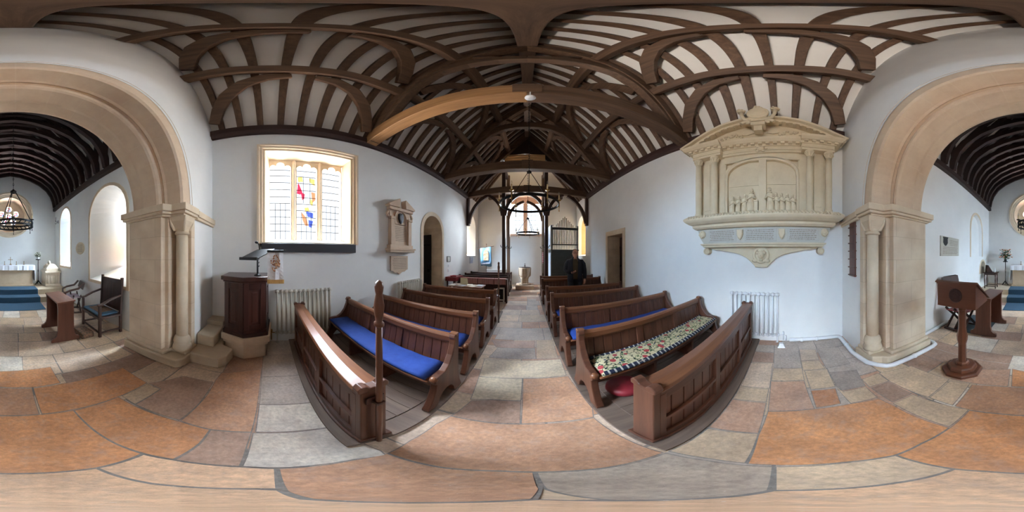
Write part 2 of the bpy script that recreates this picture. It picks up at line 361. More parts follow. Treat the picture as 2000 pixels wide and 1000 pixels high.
STONES=[('O',[(0.467,-1.017),(0.266,-1.034),(0.098,-1.035),(-0.166,-1.047),(-0.392,-1.048),(-0.393,-0.917),(-0.395,-0.741),(-0.399,-0.568),(-0.409,-0.412),(-0.206,-0.377),(0.035,-0.37),(0.121,-0.374),(0.209,-0.363),(0.435,-0.358),(0.459,-0.521),(0.462,-0.754)]),('L',[(-0.206,-0.377),(-0.406,-0.406),(-0.424,-0.292),(-0.434,-0.069),(-0.424,0.013),(-0.22,0.012),(-0.22,-0.021),(-0.203,-0.179)]),('O',[(-0.391,-1.044),(-0.784,-1.072),(-0.794,-0.846),(-0.818,-0.515),(-0.799,-0.314),(-0.628,-0.295),(-0.427,-0.292),(-0.411,-0.413),(-0.399,-0.568),(-0.395,-0.741),(-0.393,-0.917)]),('O',[(-0.159,-1.465),(-0.435,-1.498),(-1.167,-1.504),(-1.141,-1.085),(-0.812,-1.067),(-0.395,-1.055),(-0.169,-1.047)]),('O2',[(0.621,-1.41),(0.376,-1.464),(0.14,-1.477),(-0.153,-1.466),(-0.159,-1.048),(0.098,-1.035),(0.266,-1.034),(0.467,-1.017),(0.587,-1.022)]),('O',[(0.311,-1.848),(0.171,-1.807),(-0.413,-1.877),(-0.433,-1.509),(-0.154,-1.475),(0.14,-1.486),(0.258,-1.48)]),('T',[(-0.812,-1.067),(-1.13,-1.075),(-1.135,-0.918),(-0.809,-0.895)]),('B',[(-0.809,-0.895),(-1.135,-0.918),(-1.14,-1.074),(-1.475,-0.873),(-1.49,-0.552),(-1.287,-0.533),(-1.102,-0.519),(-0.826,-0.521)]),('O2',[(-1.262,-0.523),(-1.524,-0.549),(-1.697,-0.54),(-1.783,-0.34),(-1.87,-0.112),(-1.198,-0.098),(-0.821,-0.098),(-0.799,-0.314),(-0.821,-0.517)]),('B',[(-0.799,-0.314),(-0.821,-0.098),(-0.664,-0.097),(-0.437,-0.083),(-0.425,-0.29),(-0.628,-0.295)]),('G',[(-2.217,-0.112),(-2.253,0.357),(-1.714,0.338),(-1.689,-0.106)]),('G',[(-1.689,-0.106),(-1.706,0.348),(-1.199,0.352),(-1.199,-0.092)]),('C2',[(-1.199,-0.092),(-1.194,0.351),(-0.833,0.351),(-0.823,-0.083)]),('C2',[(-0.815,-0.095),(-0.833,0.351),(-0.479,0.384),(-0.427,0.367),(-0.451,0.248),(-0.429,0.016),(-0.437,-0.083)]),('O2',[(-0.424,0.016),(-0.451,0.248),(-0.444,0.382),(-0.207,0.376),(-0.065,0.393),(0.018,0.387),(0.021,0.22),(0.008,0.122),(-0.058,0.066),(-0.119,0.027),(-0.195,0.015)]),('O2',[(-0.444,0.382),(-0.482,0.547),(-0.498,0.785),(-0.472,0.926),(-0.152,0.924),(-0.038,0.929),(0.404,0.934),(0.429,0.59),(0.44,0.395),(0.187,0.381),(0.018,0.387),(-0.065,0.393),(-0.207,0.376)]),('B',[(-0.461,0.979),(-0.429,1.191),(-0.28,1.251),(-0.047,1.257),(-0.038,0.929),(-0.152,0.924),(-0.472,0.926)]),('C',[(-0.501,1.628),(-0.367,1.642),(-0.047,1.66),(-0.047,1.257),(-0.28,1.251),(-0.442,1.204)]),('O2',[(-0.047,1.66),(0.426,1.66),(0.447,1.405),(0.45,1.057),(0.404,0.934),(0.131,0.941),(-0.038,0.929)]),('C',[(-0.556,2.06),(-0.465,2.082),(0.43,2.075),(0.413,1.675),(-0.047,1.66),(-0.501,1.628)]),('T',[(0.145,2.714),(0.425,2.684),(0.404,2.102),(0.113,2.116)]),('G',[(-0.447,2.427),(0.119,2.44),(0.113,2.116),(-0.511,2.1)]),('B',[(-0.599,2.681),(0.132,2.714),(0.119,2.44),(-0.47,2.423)]),('G',[(-0.538,3.263),(0.297,3.254),(0.289,2.732),(-0.555,2.722)]),('G',[(0.297,3.254),(0.452,3.252),(0.417,2.716),(0.289,2.732)]),('GB',[(0.018,0.387),(0.187,0.381),(0.444,0.391),(0.454,0.231),(0.444,0.025),(0.205,0.015),(0.125,0.054),(0.055,0.092),(0.021,0.22)]),('T',[(0.784,0.394),(0.802,0.121),(0.464,0.108),(0.472,0.231),(0.461,0.396)]),('B2',[(1.227,0.399),(1.223,0.125),(0.802,0.121),(0.793,0.398)]),('T',[(1.449,0.396),(1.454,0.128),(1.235,0.127),(1.227,0.399)]),('T2',[(1.977,0.403),(1.994,0.129),(1.463,0.122),(1.464,0.393)]),('B',[(2.307,0.414),(2.293,0.126),(2.014,0.12),(1.998,0.398)]),('G',[(2.536,0.443),(2.543,0.145),(2.302,0.127),(2.316,0.416)]),('B2',[(1.6,0.126),(1.606,-0.208),(1.116,-0.22),(1.099,0.107)]),('T',[(1.882,0.121),(1.873,-0.216),(1.612,-0.212),(1.609,0.122)]),('G',[(2.543,0.14),(2.526,-0.231),(1.88,-0.217),(1.889,0.116)]),('T',[(1.817,-0.235),(1.8,-0.498),(1.425,-0.475),(1.426,-0.24)]),('R',[(1.413,-0.237),(1.398,-0.466),(1.142,-0.423),(1.126,-0.228)]),('T',[(1.407,-0.477),(1.324,-0.512),(1.314,-0.728),(1.099,-0.722),(1.116,-0.487)]),('GD',[(1.728,-0.496),(1.666,-0.803),(1.326,-0.735),(1.339,-0.511),(1.417,-0.48)]),('T2',[(2.406,-0.231),(2.345,-0.474),(2.049,-0.455),(2.058,-0.223)]),('T',[(2.05,-0.222),(2.041,-0.453),(1.812,-0.48),(1.819,-0.218)]),('G',[(2.394,-0.484),(2.354,-0.823),(1.831,-0.799),(1.822,-0.486)]),('O',[(1.099,0.107),(1.119,-0.224),(1.116,-0.487),(1.081,-0.72),(0.943,-0.746),(0.462,-0.754),(0.459,-0.521),(0.435,-0.358),(0.453,-0.179),(0.454,-0.043),(0.459,0.107),(0.78,0.124)]),('T',[(0.96,-0.759),(0.955,-0.975),(0.47,-1.026),(0.467,-0.76)]),('B',[(1.268,-0.756),(1.28,-0.963),(0.969,-0.98),(0.97,-0.767)]),('T',[(1.458,-0.758),(1.485,-0.976),(1.283,-0.975),(1.287,-0.751)]),('T',[(1.48,-0.983),(1.372,-1.374),(0.86,-1.4),(0.828,-1.018),(1.266,-0.971)]),('T',[(0.823,-1.022),(0.844,-1.373),(0.644,-1.426),(0.602,-1.024)]),('B2',[(0.862,-1.418),(0.705,-1.736),(0.327,-1.838),(0.285,-1.478),(0.63,-1.432)]),('T',[(0.444,0.025),(0.453,-0.179),(0.435,-0.358),(0.209,-0.363),(0.216,-0.179),(0.205,0.015)]),('L',[(0.205,0.015),(0.216,-0.179),(0.209,-0.363),(0.121,-0.374),(0.035,-0.37),(-0.206,-0.377),(-0.203,-0.179),(-0.22,-0.021),(-0.21,0.012),(-0.119,0.027),(-0.058,0.066),(0.008,0.122),(0.055,0.092),(0.125,0.054)])]  # one brown aisle stone beside the first pew has shadow in its colour
# ---------------------------------------------------------------- nave shell
W = 2.72; YE = -1.03; YW = 8.75
def zs(y): return 0.03 * y
def rafz(x): return 7.86 - 1.37 * abs(x)        # underside of the rafters (before the slight rise westwards)
fl = lambda y, z: (-W, y, z)
fr = lambda y, z: (W, y, z)
top = lambda y: 4.30 + zs(y)
win1 = rectpts(-0.22, 1.57, 1.78, 3.74)
door1 = archpts(3.66, 4.70, 0, 2.79)
wl = archpts(7.0, 8.25, 1.56, 3.62)
mb = MB(); wall(mb, fl, YE, YW, -0.05, top, [win1, door1, wl])
strip(mb, [(-W, *p) for p in wl], [(-3.3, 7.62 + (p[0] - 7.62) * 0.7, 1.75 + (p[1] - 1.56) * 0.85) for p in wl])
struct(mb.obj('wall_left', PLASTER), 'white plastered long wall with the three-light window and an arched doorway', 'wall')
door2 = rectpts(4.10, 5.04, 0, 2.24)
wr = archpts(7.3, 8.5, 1.56, 3.62)
mb = MB(); wall(mb, fr, YE, YW, -0.05, top, [door2, wr])
strip(mb, [(W, *p) for p in wr], [(3.3, 7.9 + (p[0] - 7.9) * 0.7, 1.75 + (p[1] - 1.56) * 0.85) for p in wr])
struct(mb.obj('wall_right', PLASTER), 'white plastered long wall carrying the big carved stone monument', 'wall')
AR = 1.90; SPR = 2.20                           # chancel arch: outer radius, springing height
archo = [(-AR, 0)] + [(-AR * math.cos(math.pi * i / 40), SPR + AR * math.sin(math.pi * i / 40)) for i in range(41)] + [(AR, 0)]
gab = lambda x: max(8.06 - 1.37 * abs(x), 0) + zs(-1)
mb = MB(); wall(mb, lambda x, z: (x, YE, z), -W, W, -0.05, gab, [archo])
wall(mb, lambda x, z: (x, -1.96, z), -W, W, -0.05, gab, [archo])
struct(mb.obj('wall_east', PLASTER), 'white plastered wall around the big round chancel arch', 'wall')
ww = rectpts(-1.0, 0.8, 2.70, 5.05)
mb = MB(); wall(mb, lambda x, z: (x, YW, z), -W, W, -0.05, lambda x: gab(x) + zs(9.5), [ww])
struct(mb.obj('wall_west', PLASTER), 'white plastered end wall behind the stone font', 'wall')
# sloped plaster ceilings behind the rafters
for s, nm in ((-1, 'window side'), (1, 'monument side')):
    mb = MB()
    q = [(0, 8.03), (s * 2.80, 8.03 - 1.37 * 2.80), (s * 2.80, 8.10 - 1.37 * 2.80), (0, 8.10)]
    mb.loft([[(x, y, z + zs(y)) for x, z in q] for y in (YE - 0.02, YW + 0.02)])
    struct(mb.obj('ceiling', CEIL), 'sloped white plaster ceiling between the nave rafters on the ' + nm, 'ceiling')
# wall plates
for s, nm in ((-1, 'window side'), (1, 'monument side')):
    mb = MB()
    sec = [(2.73, 4.06), (2.66, 4.06), (2.64, 4.10), (2.60, 4.12), (2.60, 4.26), (2.73, 4.26)]
    mb.loft([[(s * x, y, z + zs(y)) for x, z in sec] for y in (YE, 6.95)])
    tag(mb.obj('wall_plate', PLATE, bevel=0.006), 'dark moulded oak wall plate along the top of the nave wall, ' + nm, 'wall plate')

# floor: mortar bed, traced flagstones around the viewer, coursed flagstones further off
rnd = random.Random(7)
SC = {'O': (214, 155, 110), 'O2': (208, 162, 130), 'L': (228, 190, 156), 'T': (212, 188, 160), 'T2': (214, 192, 170), 'B': (180, 150, 132), 'B2': (198, 160, 136), 'G': (188, 176, 166),
      'C': (224, 208, 180), 'C2': (224, 216, 204), 'GB': (192, 176, 160), 'R': (188, 136, 102), 'GD': (166, 154, 146), 'M': (140, 136, 131)}
fv, ff, fc = [], [], []
def fpoly(pts, z, c):
    b = len(fv); fv.extend((x, y, z) for x, y in pts); ff.append(tuple(range(b, b + len(pts)))); fc.append(c)
def inset(pts, d):
    cx = sum(p[0] for p in pts) / len(pts); cy_ = sum(p[1] for p in pts) / len(pts)
    out = []; n = len(pts)
    ar = sum(pts[i][0] * pts[(i + 1) % n][1] - pts[(i + 1) % n][0] * pts[i][1] for i in range(n))
    sg = 1 if ar > 0 else -1
    for i in range(n):
        p0, p1, p2 = Vector(pts[i - 1]), Vector(pts[i]), Vector(pts[(i + 1) % n])
        a = (p1 - p0); b = (p2 - p1)
        if a.length < 1e-5 or b.length < 1e-5: out.append(tuple(p1)); continue
        a.normalize(); b.normalize()
        na = Vector((-a.y, a.x)) * sg; nb = Vector((-b.y, b.x)) * sg
        m = na + nb
        m = m / max(0.4, m.length_squared) * 2 if m.length > 1e-4 else na
        if m.length > 1.5: m = m.normalized() * 1.5
        out.append(tuple(p1 + m * d))
    return out
fpoly([(-2.8, -2.2), (2.8, -2.2), (2.8, 9.0), (-2.8, 9.0)], -0.006, 'M')
fpoly([(-2.8, -7.3), (2.8, -7.3), (2.8, -2.2), (-2.8, -2.2)], -0.006, 'M')
for k, (c, pts) in enumerate(STONES):
    fpoly(pts, -0.0015 - k * 1.5e-5, 'M'); fpoly(inset(pts, 0.0065), -k * 1.0e-5, c)
NC = [0]
def courses(x0, x1, y0, y1, h, lw, cols):
    y = y0; NC[0] += 1
    while y < y1 - 0.05:
        hh = min(h * rnd.uniform(0.75, 1.3), y1 - y); x = x0
        if y1 - y - hh < 0.12: hh = y1 - y
        while x < x1 - 0.05:
            ll = min(lw * rnd.uniform(0.6, 1.5), x1 - x)
            if x1 - x - ll < 0.12: ll = x1 - x
            q = [(x, y), (x + ll, y), (x + ll, y + hh), (x, y + hh)]
            q = [(a + rnd.uniform(-.006, .006), b + rnd.uniform(-.006, .006)) for a, b in q]
            fpoly(inset(q, 0.006), -0.0026 - 0.0003 * NC[0], rnd.choice(cols)); x += ll
        y += hh
courses(-2.72, 2.72, -7.2, -1.0, 0.42, 0.5, ['T', 'T2', 'C2', 'B', 'T', 'T2'])
courses(-2.72, -0.62, -1.0, 0.4, 0.4, 0.5, ['B', 'G', 'B2', 'T2'])
courses(0.4, 2.72, -1.0, 0.4, 0.4, 0.45, ['T', 'G', 'B2', 'T2'])
courses(-0.8, 0.62, 0.1, 2.9, 0.40, 0.5, ['T2', 'B2', 'O2', 'T'])
courses(-0.7, 0.56, 2.9, 8.8, 0.40, 0.5, ['T2', 'B', 'O2', 'T', 'T2', 'G'])
courses(-2.72, -0.7, 0.4, 8.8, 0.40, 0.5, ['T2', 'B', 'G', 'T'])
courses(0.5, 2.72, 0.4, 8.8, 0.40, 0.5, ['T2', 'B', 'G', 'T'])
me = bpy.data.meshes.new('floor'); me.from_pydata(fv, [], ff)
ca = me.color_attributes.new('stone', 'FLOAT_COLOR', 'CORNER'); li = 0
for p, c in zip(me.polygons, fc):
    k = lin(SC[c]); j = rnd.uniform(0.9, 1.1) if c != 'M' else 1
    for _ in p.vertices: ca.data[li].color = (k[0] * j, k[1] * j, k[2] * j, 1); li += 1
def flagmat():
    m, nt, b = newmat('flagstones'); N = nt.nodes.new; L = nt.links.new
    at = N('ShaderNodeAttribute'); at.attribute_name = 'stone'
    tc = N('ShaderNodeTexCoord')
    def noise(scale, detail, rough=0.6):
        n = N('ShaderNodeTexNoise'); n.inputs['Scale'].default_value = scale; n.inputs['Detail'].default_value = detail; n.inputs['Roughness'].default_value = rough
        L(tc.outputs['Object'], n.inputs['Vector']); return n
    n1, n2, n3 = noise(3.5, 8), noise(34, 6, 0.7), noise(11, 8, 0.7)
    def mixc(kind, fac, a, bcol):
        x = N('ShaderNodeMix'); x.data_type = 'RGBA'; x.blend_type = kind
        if isinstance(fac, float): x.inputs[0].default_value = fac
        else: L(fac, x.inputs[0])
        L(a, x.inputs[6])
        if isinstance(bcol, tuple): x.inputs[7].default_value = bcol
        else: L(bcol, x.inputs[7])
        return x.outputs[2]
    def ramp(src, lo, hi, c0, c1):
        r = N('ShaderNodeValToRGB'); e = r.color_ramp.elements
        e[0].position = lo; e[0].color = c0; e[1].position = hi; e[1].color = c1
        L(src, r.inputs[0]); return r.outputs[0]
    n4 = noise(90, 3, 0.7); n5 = noise(1.3, 5)
    c = mixc('MULTIPLY', 1.0, at.outputs['Color'], ramp(n1.outputs[0], 0.3, 0.7, (0.74, 0.72, 0.72, 1), (1.16, 1.14, 1.1, 1)))
    c = mixc('MULTIPLY', 1.0, c, ramp(n2.outputs[0], 0.32, 0.68, (0.76, 0.75, 0.75, 1), (1.18, 1.18, 1.18, 1)))
    c = mixc('MIX', ramp(n3.outputs[0], 0.50, 0.72, (0, 0, 0, 1), (0.5, 0.5, 0.5, 1)), c, lin((186, 164, 150)))
    c = mixc('MIX', ramp(n5.outputs[0], 0.55, 0.75, (0, 0, 0, 1), (0.35, 0.35, 0.35, 1)), c, lin((150, 138, 132)))
    c = mixc('MIX', ramp(n4.outputs[0], 0.66, 0.72, (0, 0, 0, 1), (0.55, 0.55, 0.55, 1)), c, lin((224, 212, 200)))
    c = mixc('MULTIPLY', 1.0, c, ramp(n4.outputs[0], 0.26, 0.36, (0.6, 0.58, 0.56, 1), (1, 1, 1, 1)))
    L(c, b.inputs['Base Color'])
    b.inputs['Roughness'].default_value = 0.55
    bp = N('ShaderNodeBump'); bp.inputs['Strength'].default_value = 0.25; bp.inputs['Distance'].default_value = 0.01
    L(n2.outputs[0], bp.inputs['Height']); L(bp.outputs[0], b.inputs['Normal'])
    return m
me.materials.append(flagmat())
floor = bpy.data.objects.new('floor', me); COL.objects.link(floor)
struct(floor, 'worn orange and grey flagstone floor of the church', 'floor')

# ---------------------------------------------------------------- chancel arch and piers
def ashlar(name, c1, c2, bw=0.55, bh=0.3):
    m, nt, b = newmat(name); N = nt.nodes.new; L = nt.links.new
    tc = N('ShaderNodeTexCoord'); n = N('ShaderNodeTexNoise'); n.inputs['Scale'].default_value = 3; n.inputs['Detail'].default_value = 8
    L(tc.outputs['Object'], n.inputs['Vector'])
    cr = N('ShaderNodeValToRGB'); e = cr.color_ramp.elements; e[0].position = 0.3; e[0].color = lin(c1); e[1].position = 0.7; e[1].color = lin(c2)
    L(n.outputs[0], cr.inputs[0])
    sep = N('ShaderNodeSeparateXYZ'); L(tc.outputs['Object'], sep.inputs[0])
    cmb = N('ShaderNodeCombineXYZ'); ad = N('ShaderNodeMath'); L(sep.outputs[0], ad.inputs[0]); L(sep.outputs[1], ad.inputs[1])
    L(ad.outputs[0], cmb.inputs[0]); L(sep.outputs[2], cmb.inputs[1])
    br = N('ShaderNodeTexBrick'); L(cmb.outputs[0], br.inputs['Vector'])
    br.inputs['Color1'].default_value = (1, 1, 1, 1); br.inputs['Color2'].default_value = (0.93, 0.92, 0.90, 1); br.inputs['Mortar'].default_value = (0.82, 0.80, 0.77, 1)
    br.inputs['Scale'].default_value = 1; br.inputs['Mortar Size'].default_value = 0.004; br.inputs['Brick Width'].default_value = bw; br.inputs['Row Height'].default_value = bh
    mx = N('ShaderNodeMix'); mx.data_type = 'RGBA'; mx.blend_type = 'MULTIPLY'; mx.inputs[0].default_value = 1
    L(cr.outputs[0], mx.inputs[6]); L(br.outputs['Color'], mx.inputs[7]); L(mx.outputs[2], b.inputs['Base Color'])
    b.inputs['Roughness'].default_value = 0.85
    bp = N('ShaderNodeBump'); bp.inputs['Strength'].default_value = 0.15; bp.inputs['Distance'].default_value = 0.02
    L(n.outputs[0], bp.inputs['Height']); L(bp.outputs[0], b.inputs['Normal'])
    return m
ASH = ashlar('pier_ashlar', (206, 184, 158), (230, 212, 187))
prof = [(1.95, -1.025), (1.945, -1.05), (1.90, -1.06), (1.90, -1.035), (1.86, -1.02), (1.70, -1.02), (1.675, -1.045), (1.675, -1.24), (1.665, -1.275), (1.69, -1.30), (1.665, -1.325), (1.63, -1.31), (1.60, -1.32), (1.585, -1.35),
        (1.585, -1.58), (1.60, -1.63), (1.69, -1.63), (1.70, -1.90), (1.75, -1.97), (1.95, -1.97)]
def arched(mb, pr, sp=SPR, n=60):
    mb.loft([[(-r * math.cos(math.pi * i / n), y, sp + r * math.sin(math.pi * i / n)) for r, y in pr] for i in range(n + 1)], True)
def archstone():
    m = mat('arch_voussoirs', (206, 180, 154), (228, 207, 180), 2.6, rough=0.85, bump=0.12)
    nt = m.node_tree; N = nt.nodes.new; L = nt.links.new; b = nt.nodes['Principled BSDF']
    base = b.inputs['Base Color'].links[0].from_socket
    tc = N('ShaderNodeTexCoord'); sep = N('ShaderNodeSeparateXYZ'); L(tc.outputs['Object'], sep.inputs[0])
    def ma(op, a, c):
        n = N('ShaderNodeMath'); n.operation = op
        for i, q in enumerate((a, c)):
            if isinstance(q, (int, float)): n.inputs[i].default_value = q
            else: L(q, n.inputs[i])
        return n.outputs[0]
    ang = ma('ARCTAN2', sep.outputs[2], sep.outputs[0])
    fr_ = ma('FRACT', ma('MULTIPLY', ang, 5.1), 0)
    jt = ma('LESS_THAN', fr_, 0.03)
    mx = N('ShaderNodeMix'); mx.data_type = 'RGBA'; jf = ma('MULTIPLY', jt, 0.45); L(jf, mx.inputs[0]); L(base, mx.inputs[6]); mx.inputs[7].default_value = lin((222, 204, 180))
    L(mx.outputs[2], b.inputs['Base Color'])
    return m
mb = MB(); arched(mb, [(r, y) for r, y in prof], 0)
a = mb.obj('trim_1', archstone(), M=Matrix.Translation((0, 0, SPR)))
struct(a, 'round moulded stone chancel arch of two orders', 'arch')
for s, nm in ((-1, 'beside the dark pulpit'), (1, 'beside the wooden lectern')):
    t = thing('pier', 'pale stone pier with a round nook shaft under the chancel arch, ' + nm, 'pier', kind='structure')
    X = lambda a_, b_: (min(s * a_, s * b_), max(s * a_, s * b_))
    mb = MB()
    mb.box(*X(1.62, 1.72), -1.93, -1.30, 0.16, 2.06)
    mb.box(*X(1.70, 1.99), -1.95, -1.24, 0.16, 2.06)
    mb.box(*X(1.90, 2.0), -1.26, -1.015, 0.16, 2.06)
    mb.obj('pier_body', ASH, t, 0.008)
    mb = MB()
    mb.prism([(s * x, y) for x, y in ((1.55, -1.98), (1.56, -1.05 if s < 0 else -1.18), (1.62, -1.0 if s < 0 else -1.12), (1.68, -0.98 if s < 0 else -1.02), (2.04, -0.96), (2.04, -1.98))], 0, 0.15)
    mb.prism([(s * x, y) for x, y in ((1.58, -1.96), (1.58, -1.24), (1.73, -1.22), (1.73, -1.0), (2.02, -0.985), (2.02, -1.96))], 0.15, 0.21)
    mb.obj('plinth', STONEP, t, 0.02)
    cx, cyy = s * 1.83, -1.115
    mb = MB(); mb.lathe([(0.125, 0.20), (0.13, 0.24), (0.115, 0.29), (0.11, 0.30), (0.12, 0.34), (0.105, 0.40), (0.085, 0.42), (0.08, 0.44)], (cx, cyy, 0), 20)
    mb.obj('shaft_base', STONEP, t)
    mb = MB(); mb.lathe([(0.08, 0.42), (0.082, 1.0), (0.079, 1.84)], (cx, cyy, 0), 20); mb.obj('shaft', STONE, t)
    mb = MB(); mb.lathe([(0.08, 1.82), (0.098, 1.835), (0.098, 1.855), (0.08, 1.87), (0.085, 1.90)], (cx, cyy, 0), 20)
    mb.loft([[(cx + a_ * r, cyy + b_ * r, z) for a_, b_ in ((-1, -1), (0, -1.0), (1, -1), (1, 0), (1, 1), (0, 1), (-1, 1), (-1, 0))] for r, z in ((0.07, 1.87), (0.085, 1.93), (0.115, 2.0), (0.125, 2.06))])
    for a_, b_ in ((-1, 1), (1, 1), (1, -1), (-1, -1)):
        mb.tube([(cx + a_ * 0.07, cyy + b_ * 0.07, 1.88), (cx + a_ * 0.10, cyy + b_ * 0.10, 1.96), (cx + a_ * 0.115, cyy + b_ * 0.115, 2.03)], [0.02, 0.022, 0.012], 6)
    mb.obj('capital', STONE, t, 0.004)
    mb = MB()
    def ab(o_, z0, z1):
        mb.prism([(s * x, y) for x, y in ((1.62 - o_, -1.97 - o_), (1.62 - o_, -1.29 + o_), (1.72 - o_, -1.23 + o_), (1.72 - o_, -1.03 + o_), (2.02, -1.03 + o_), (2.02, -1.97 - o_))], z0, z1)
    ab(0.02, 2.06, 2.085); ab(0.055, 2.085, 2.12); ab(0.075, 2.12, 2.21)
    mb.prism([(s * x, y) for x, y in ((2.02, -0.955), (2.02, -1.03), (2.72, -1.03), (2.72, -0.975))], 2.10, 2.19)
    mb.prism([(s * x, y) for x, y in ((2.02, -0.975), (2.02, -1.03), (2.72, -1.03), (2.72, -1.0))], 2.06, 2.10)
    if s < 0:
        for k in range(9): mb.bar((s * 1.66, -1.20 + 0.022 * k, 2.13), (s * 1.66, -1.19 + 0.022 * k, 2.2), 0.012, 0.012)
    mb.obj('impost', STONE, t, 0.012)

# ---------------------------------------------------------------- chancel shell
CW = 1.97; CE = -4.72
cfl = lambda u, v: (-CW, u, v)
cfr = lambda u, v: (CW, u, v)
# openings: near window w -0.12..-1.62, far window -2.85..-4.1 (local depth)
c1 = archpts(-1.60, -0.16, 0.94, 3.24); c2 = archpts(-4.02, -2.95, 1.18, 3.36)
mb = MB(); wall(mb, cfl, CE, 0.3, -0.05, lambda u: 4.80, [c2, c1])
struct(mb.obj('wall_chancel_left', PLASTER, M=CH), 'white plastered chancel wall with two deep round-headed windows', 'wall')
nich = archpts(-3.68, -2.52, 1.52, 2.97)
pisc = archpts(-4.25, -3.45, 0.36, 1.42)
mb = MB(); wall(mb, cfr, CE, 0.3, -0.05, lambda u: 4.80, [nich])
strip(mb, [(CW, *p) for p in nich], [(CW + 0.10, -3.1 + (p[0] + 3.1) * 0.86, p[1] * 0.97 + 0.04) for p in nich])
q = [(CW + 0.10, -3.1 + (p[0] + 3.1) * 0.86, p[1] * 0.97 + 0.04) for p in nich]; mb.add(q, [tuple(range(len(q)))])
struct(mb.obj('wall_chancel_right', PLASTER, M=CH), 'white plastered chancel wall with a blocked round-headed recess', 'wall')
RC = (0.06, 3.36); RR = 0.99
mb = MB()
n = 48
ring = [(RC[0] + RR * math.cos(2 * math.pi * i / n), RC[1] + RR * math.sin(2 * math.pi * i / n)) for i in range(n)]
lo = [(RC[0] - RR * math.cos(math.pi * i / 24), RC[1] - RR * math.sin(math.pi * i / 24)) for i in range(25)]
hi = [(RC[0] - RR * math.cos(math.pi * i / 24), RC[1] + RR * math.sin(math.pi * i / 24)) for i in range(25)]
fe = lambda u, v: (u, CE, v)
ctop = lambda u: 7.25 - 1.25 * abs(u)
def quad(a, b, c, d): mb.add([fe(*a), fe(*b), fe(*c), fe(*d)], [(0, 1, 2, 3)])
for p, q in zip(lo, lo[1:]): quad((p[0], -.05), (q[0], -.05), q, p)
for p, q in zip(hi, hi[1:]): quad(p, q, (q[0], ctop(q[0])), (p[0], ctop(p[0])))
quad((-CW, -.05), (lo[0][0], -.05), (lo[0][0], ctop(lo[0][0])), (-CW, ctop(CW)))
quad((lo[-1][0], -.05), (CW, -.05), (CW, ctop(CW)), (lo[-1][0], ctop(lo[-1][0])))
struct(mb.obj('wall_chancel_east', PLASTER, M=CH), 'white plastered altar wall around the rose window', 'wall')
for s, nm in ((-1, 'window side'), (1, 'plaque side')):
    mb = MB(); mb.loft([[(x, y, z) for x, z in ((0, 7.24), (s * 2.02, 4.715), (s * 2.02, 4.785), (0, 7.31))] for y in (0.3, CE - 0.02)])
    struct(mb.obj('ceiling', CEIL, M=CH), 'sloped white plaster chancel ceiling behind black rafters on the ' + nm, 'ceiling')
# sanctuary platform
mb = MB(); mb.box(-CW, CW, CE, -3.0, 0, 0.18); mb.box(-CW, CW, CE, -3.4, 0.18, 0.36)
struct(mb.obj('floor_sanctuary', STONEP, M=CH), 'raised stone sanctuary floor of two steps before the altar', 'floor')
mb = MB(); xs = (-0.93, 0.93)
mb.prism([(-2.22, 0.004), (-2.22, 0.012), (-2.98, 0.012), (-2.985, 0.192), (-3.385, 0.192), (-3.39, 0.372), (-4.05, 0.372), (-4.05, 0.362), (-3.41, 0.362), (-3.405, 0.182), (-3.005, 0.182), (-3.0, 0.004)], xs[0], xs[1], 'x')
tag(mb.obj('stair_carpet', CARPET, M=CH, bevel=0.006), 'blue carpet runner laid over the sanctuary steps before the altar', 'carpet')
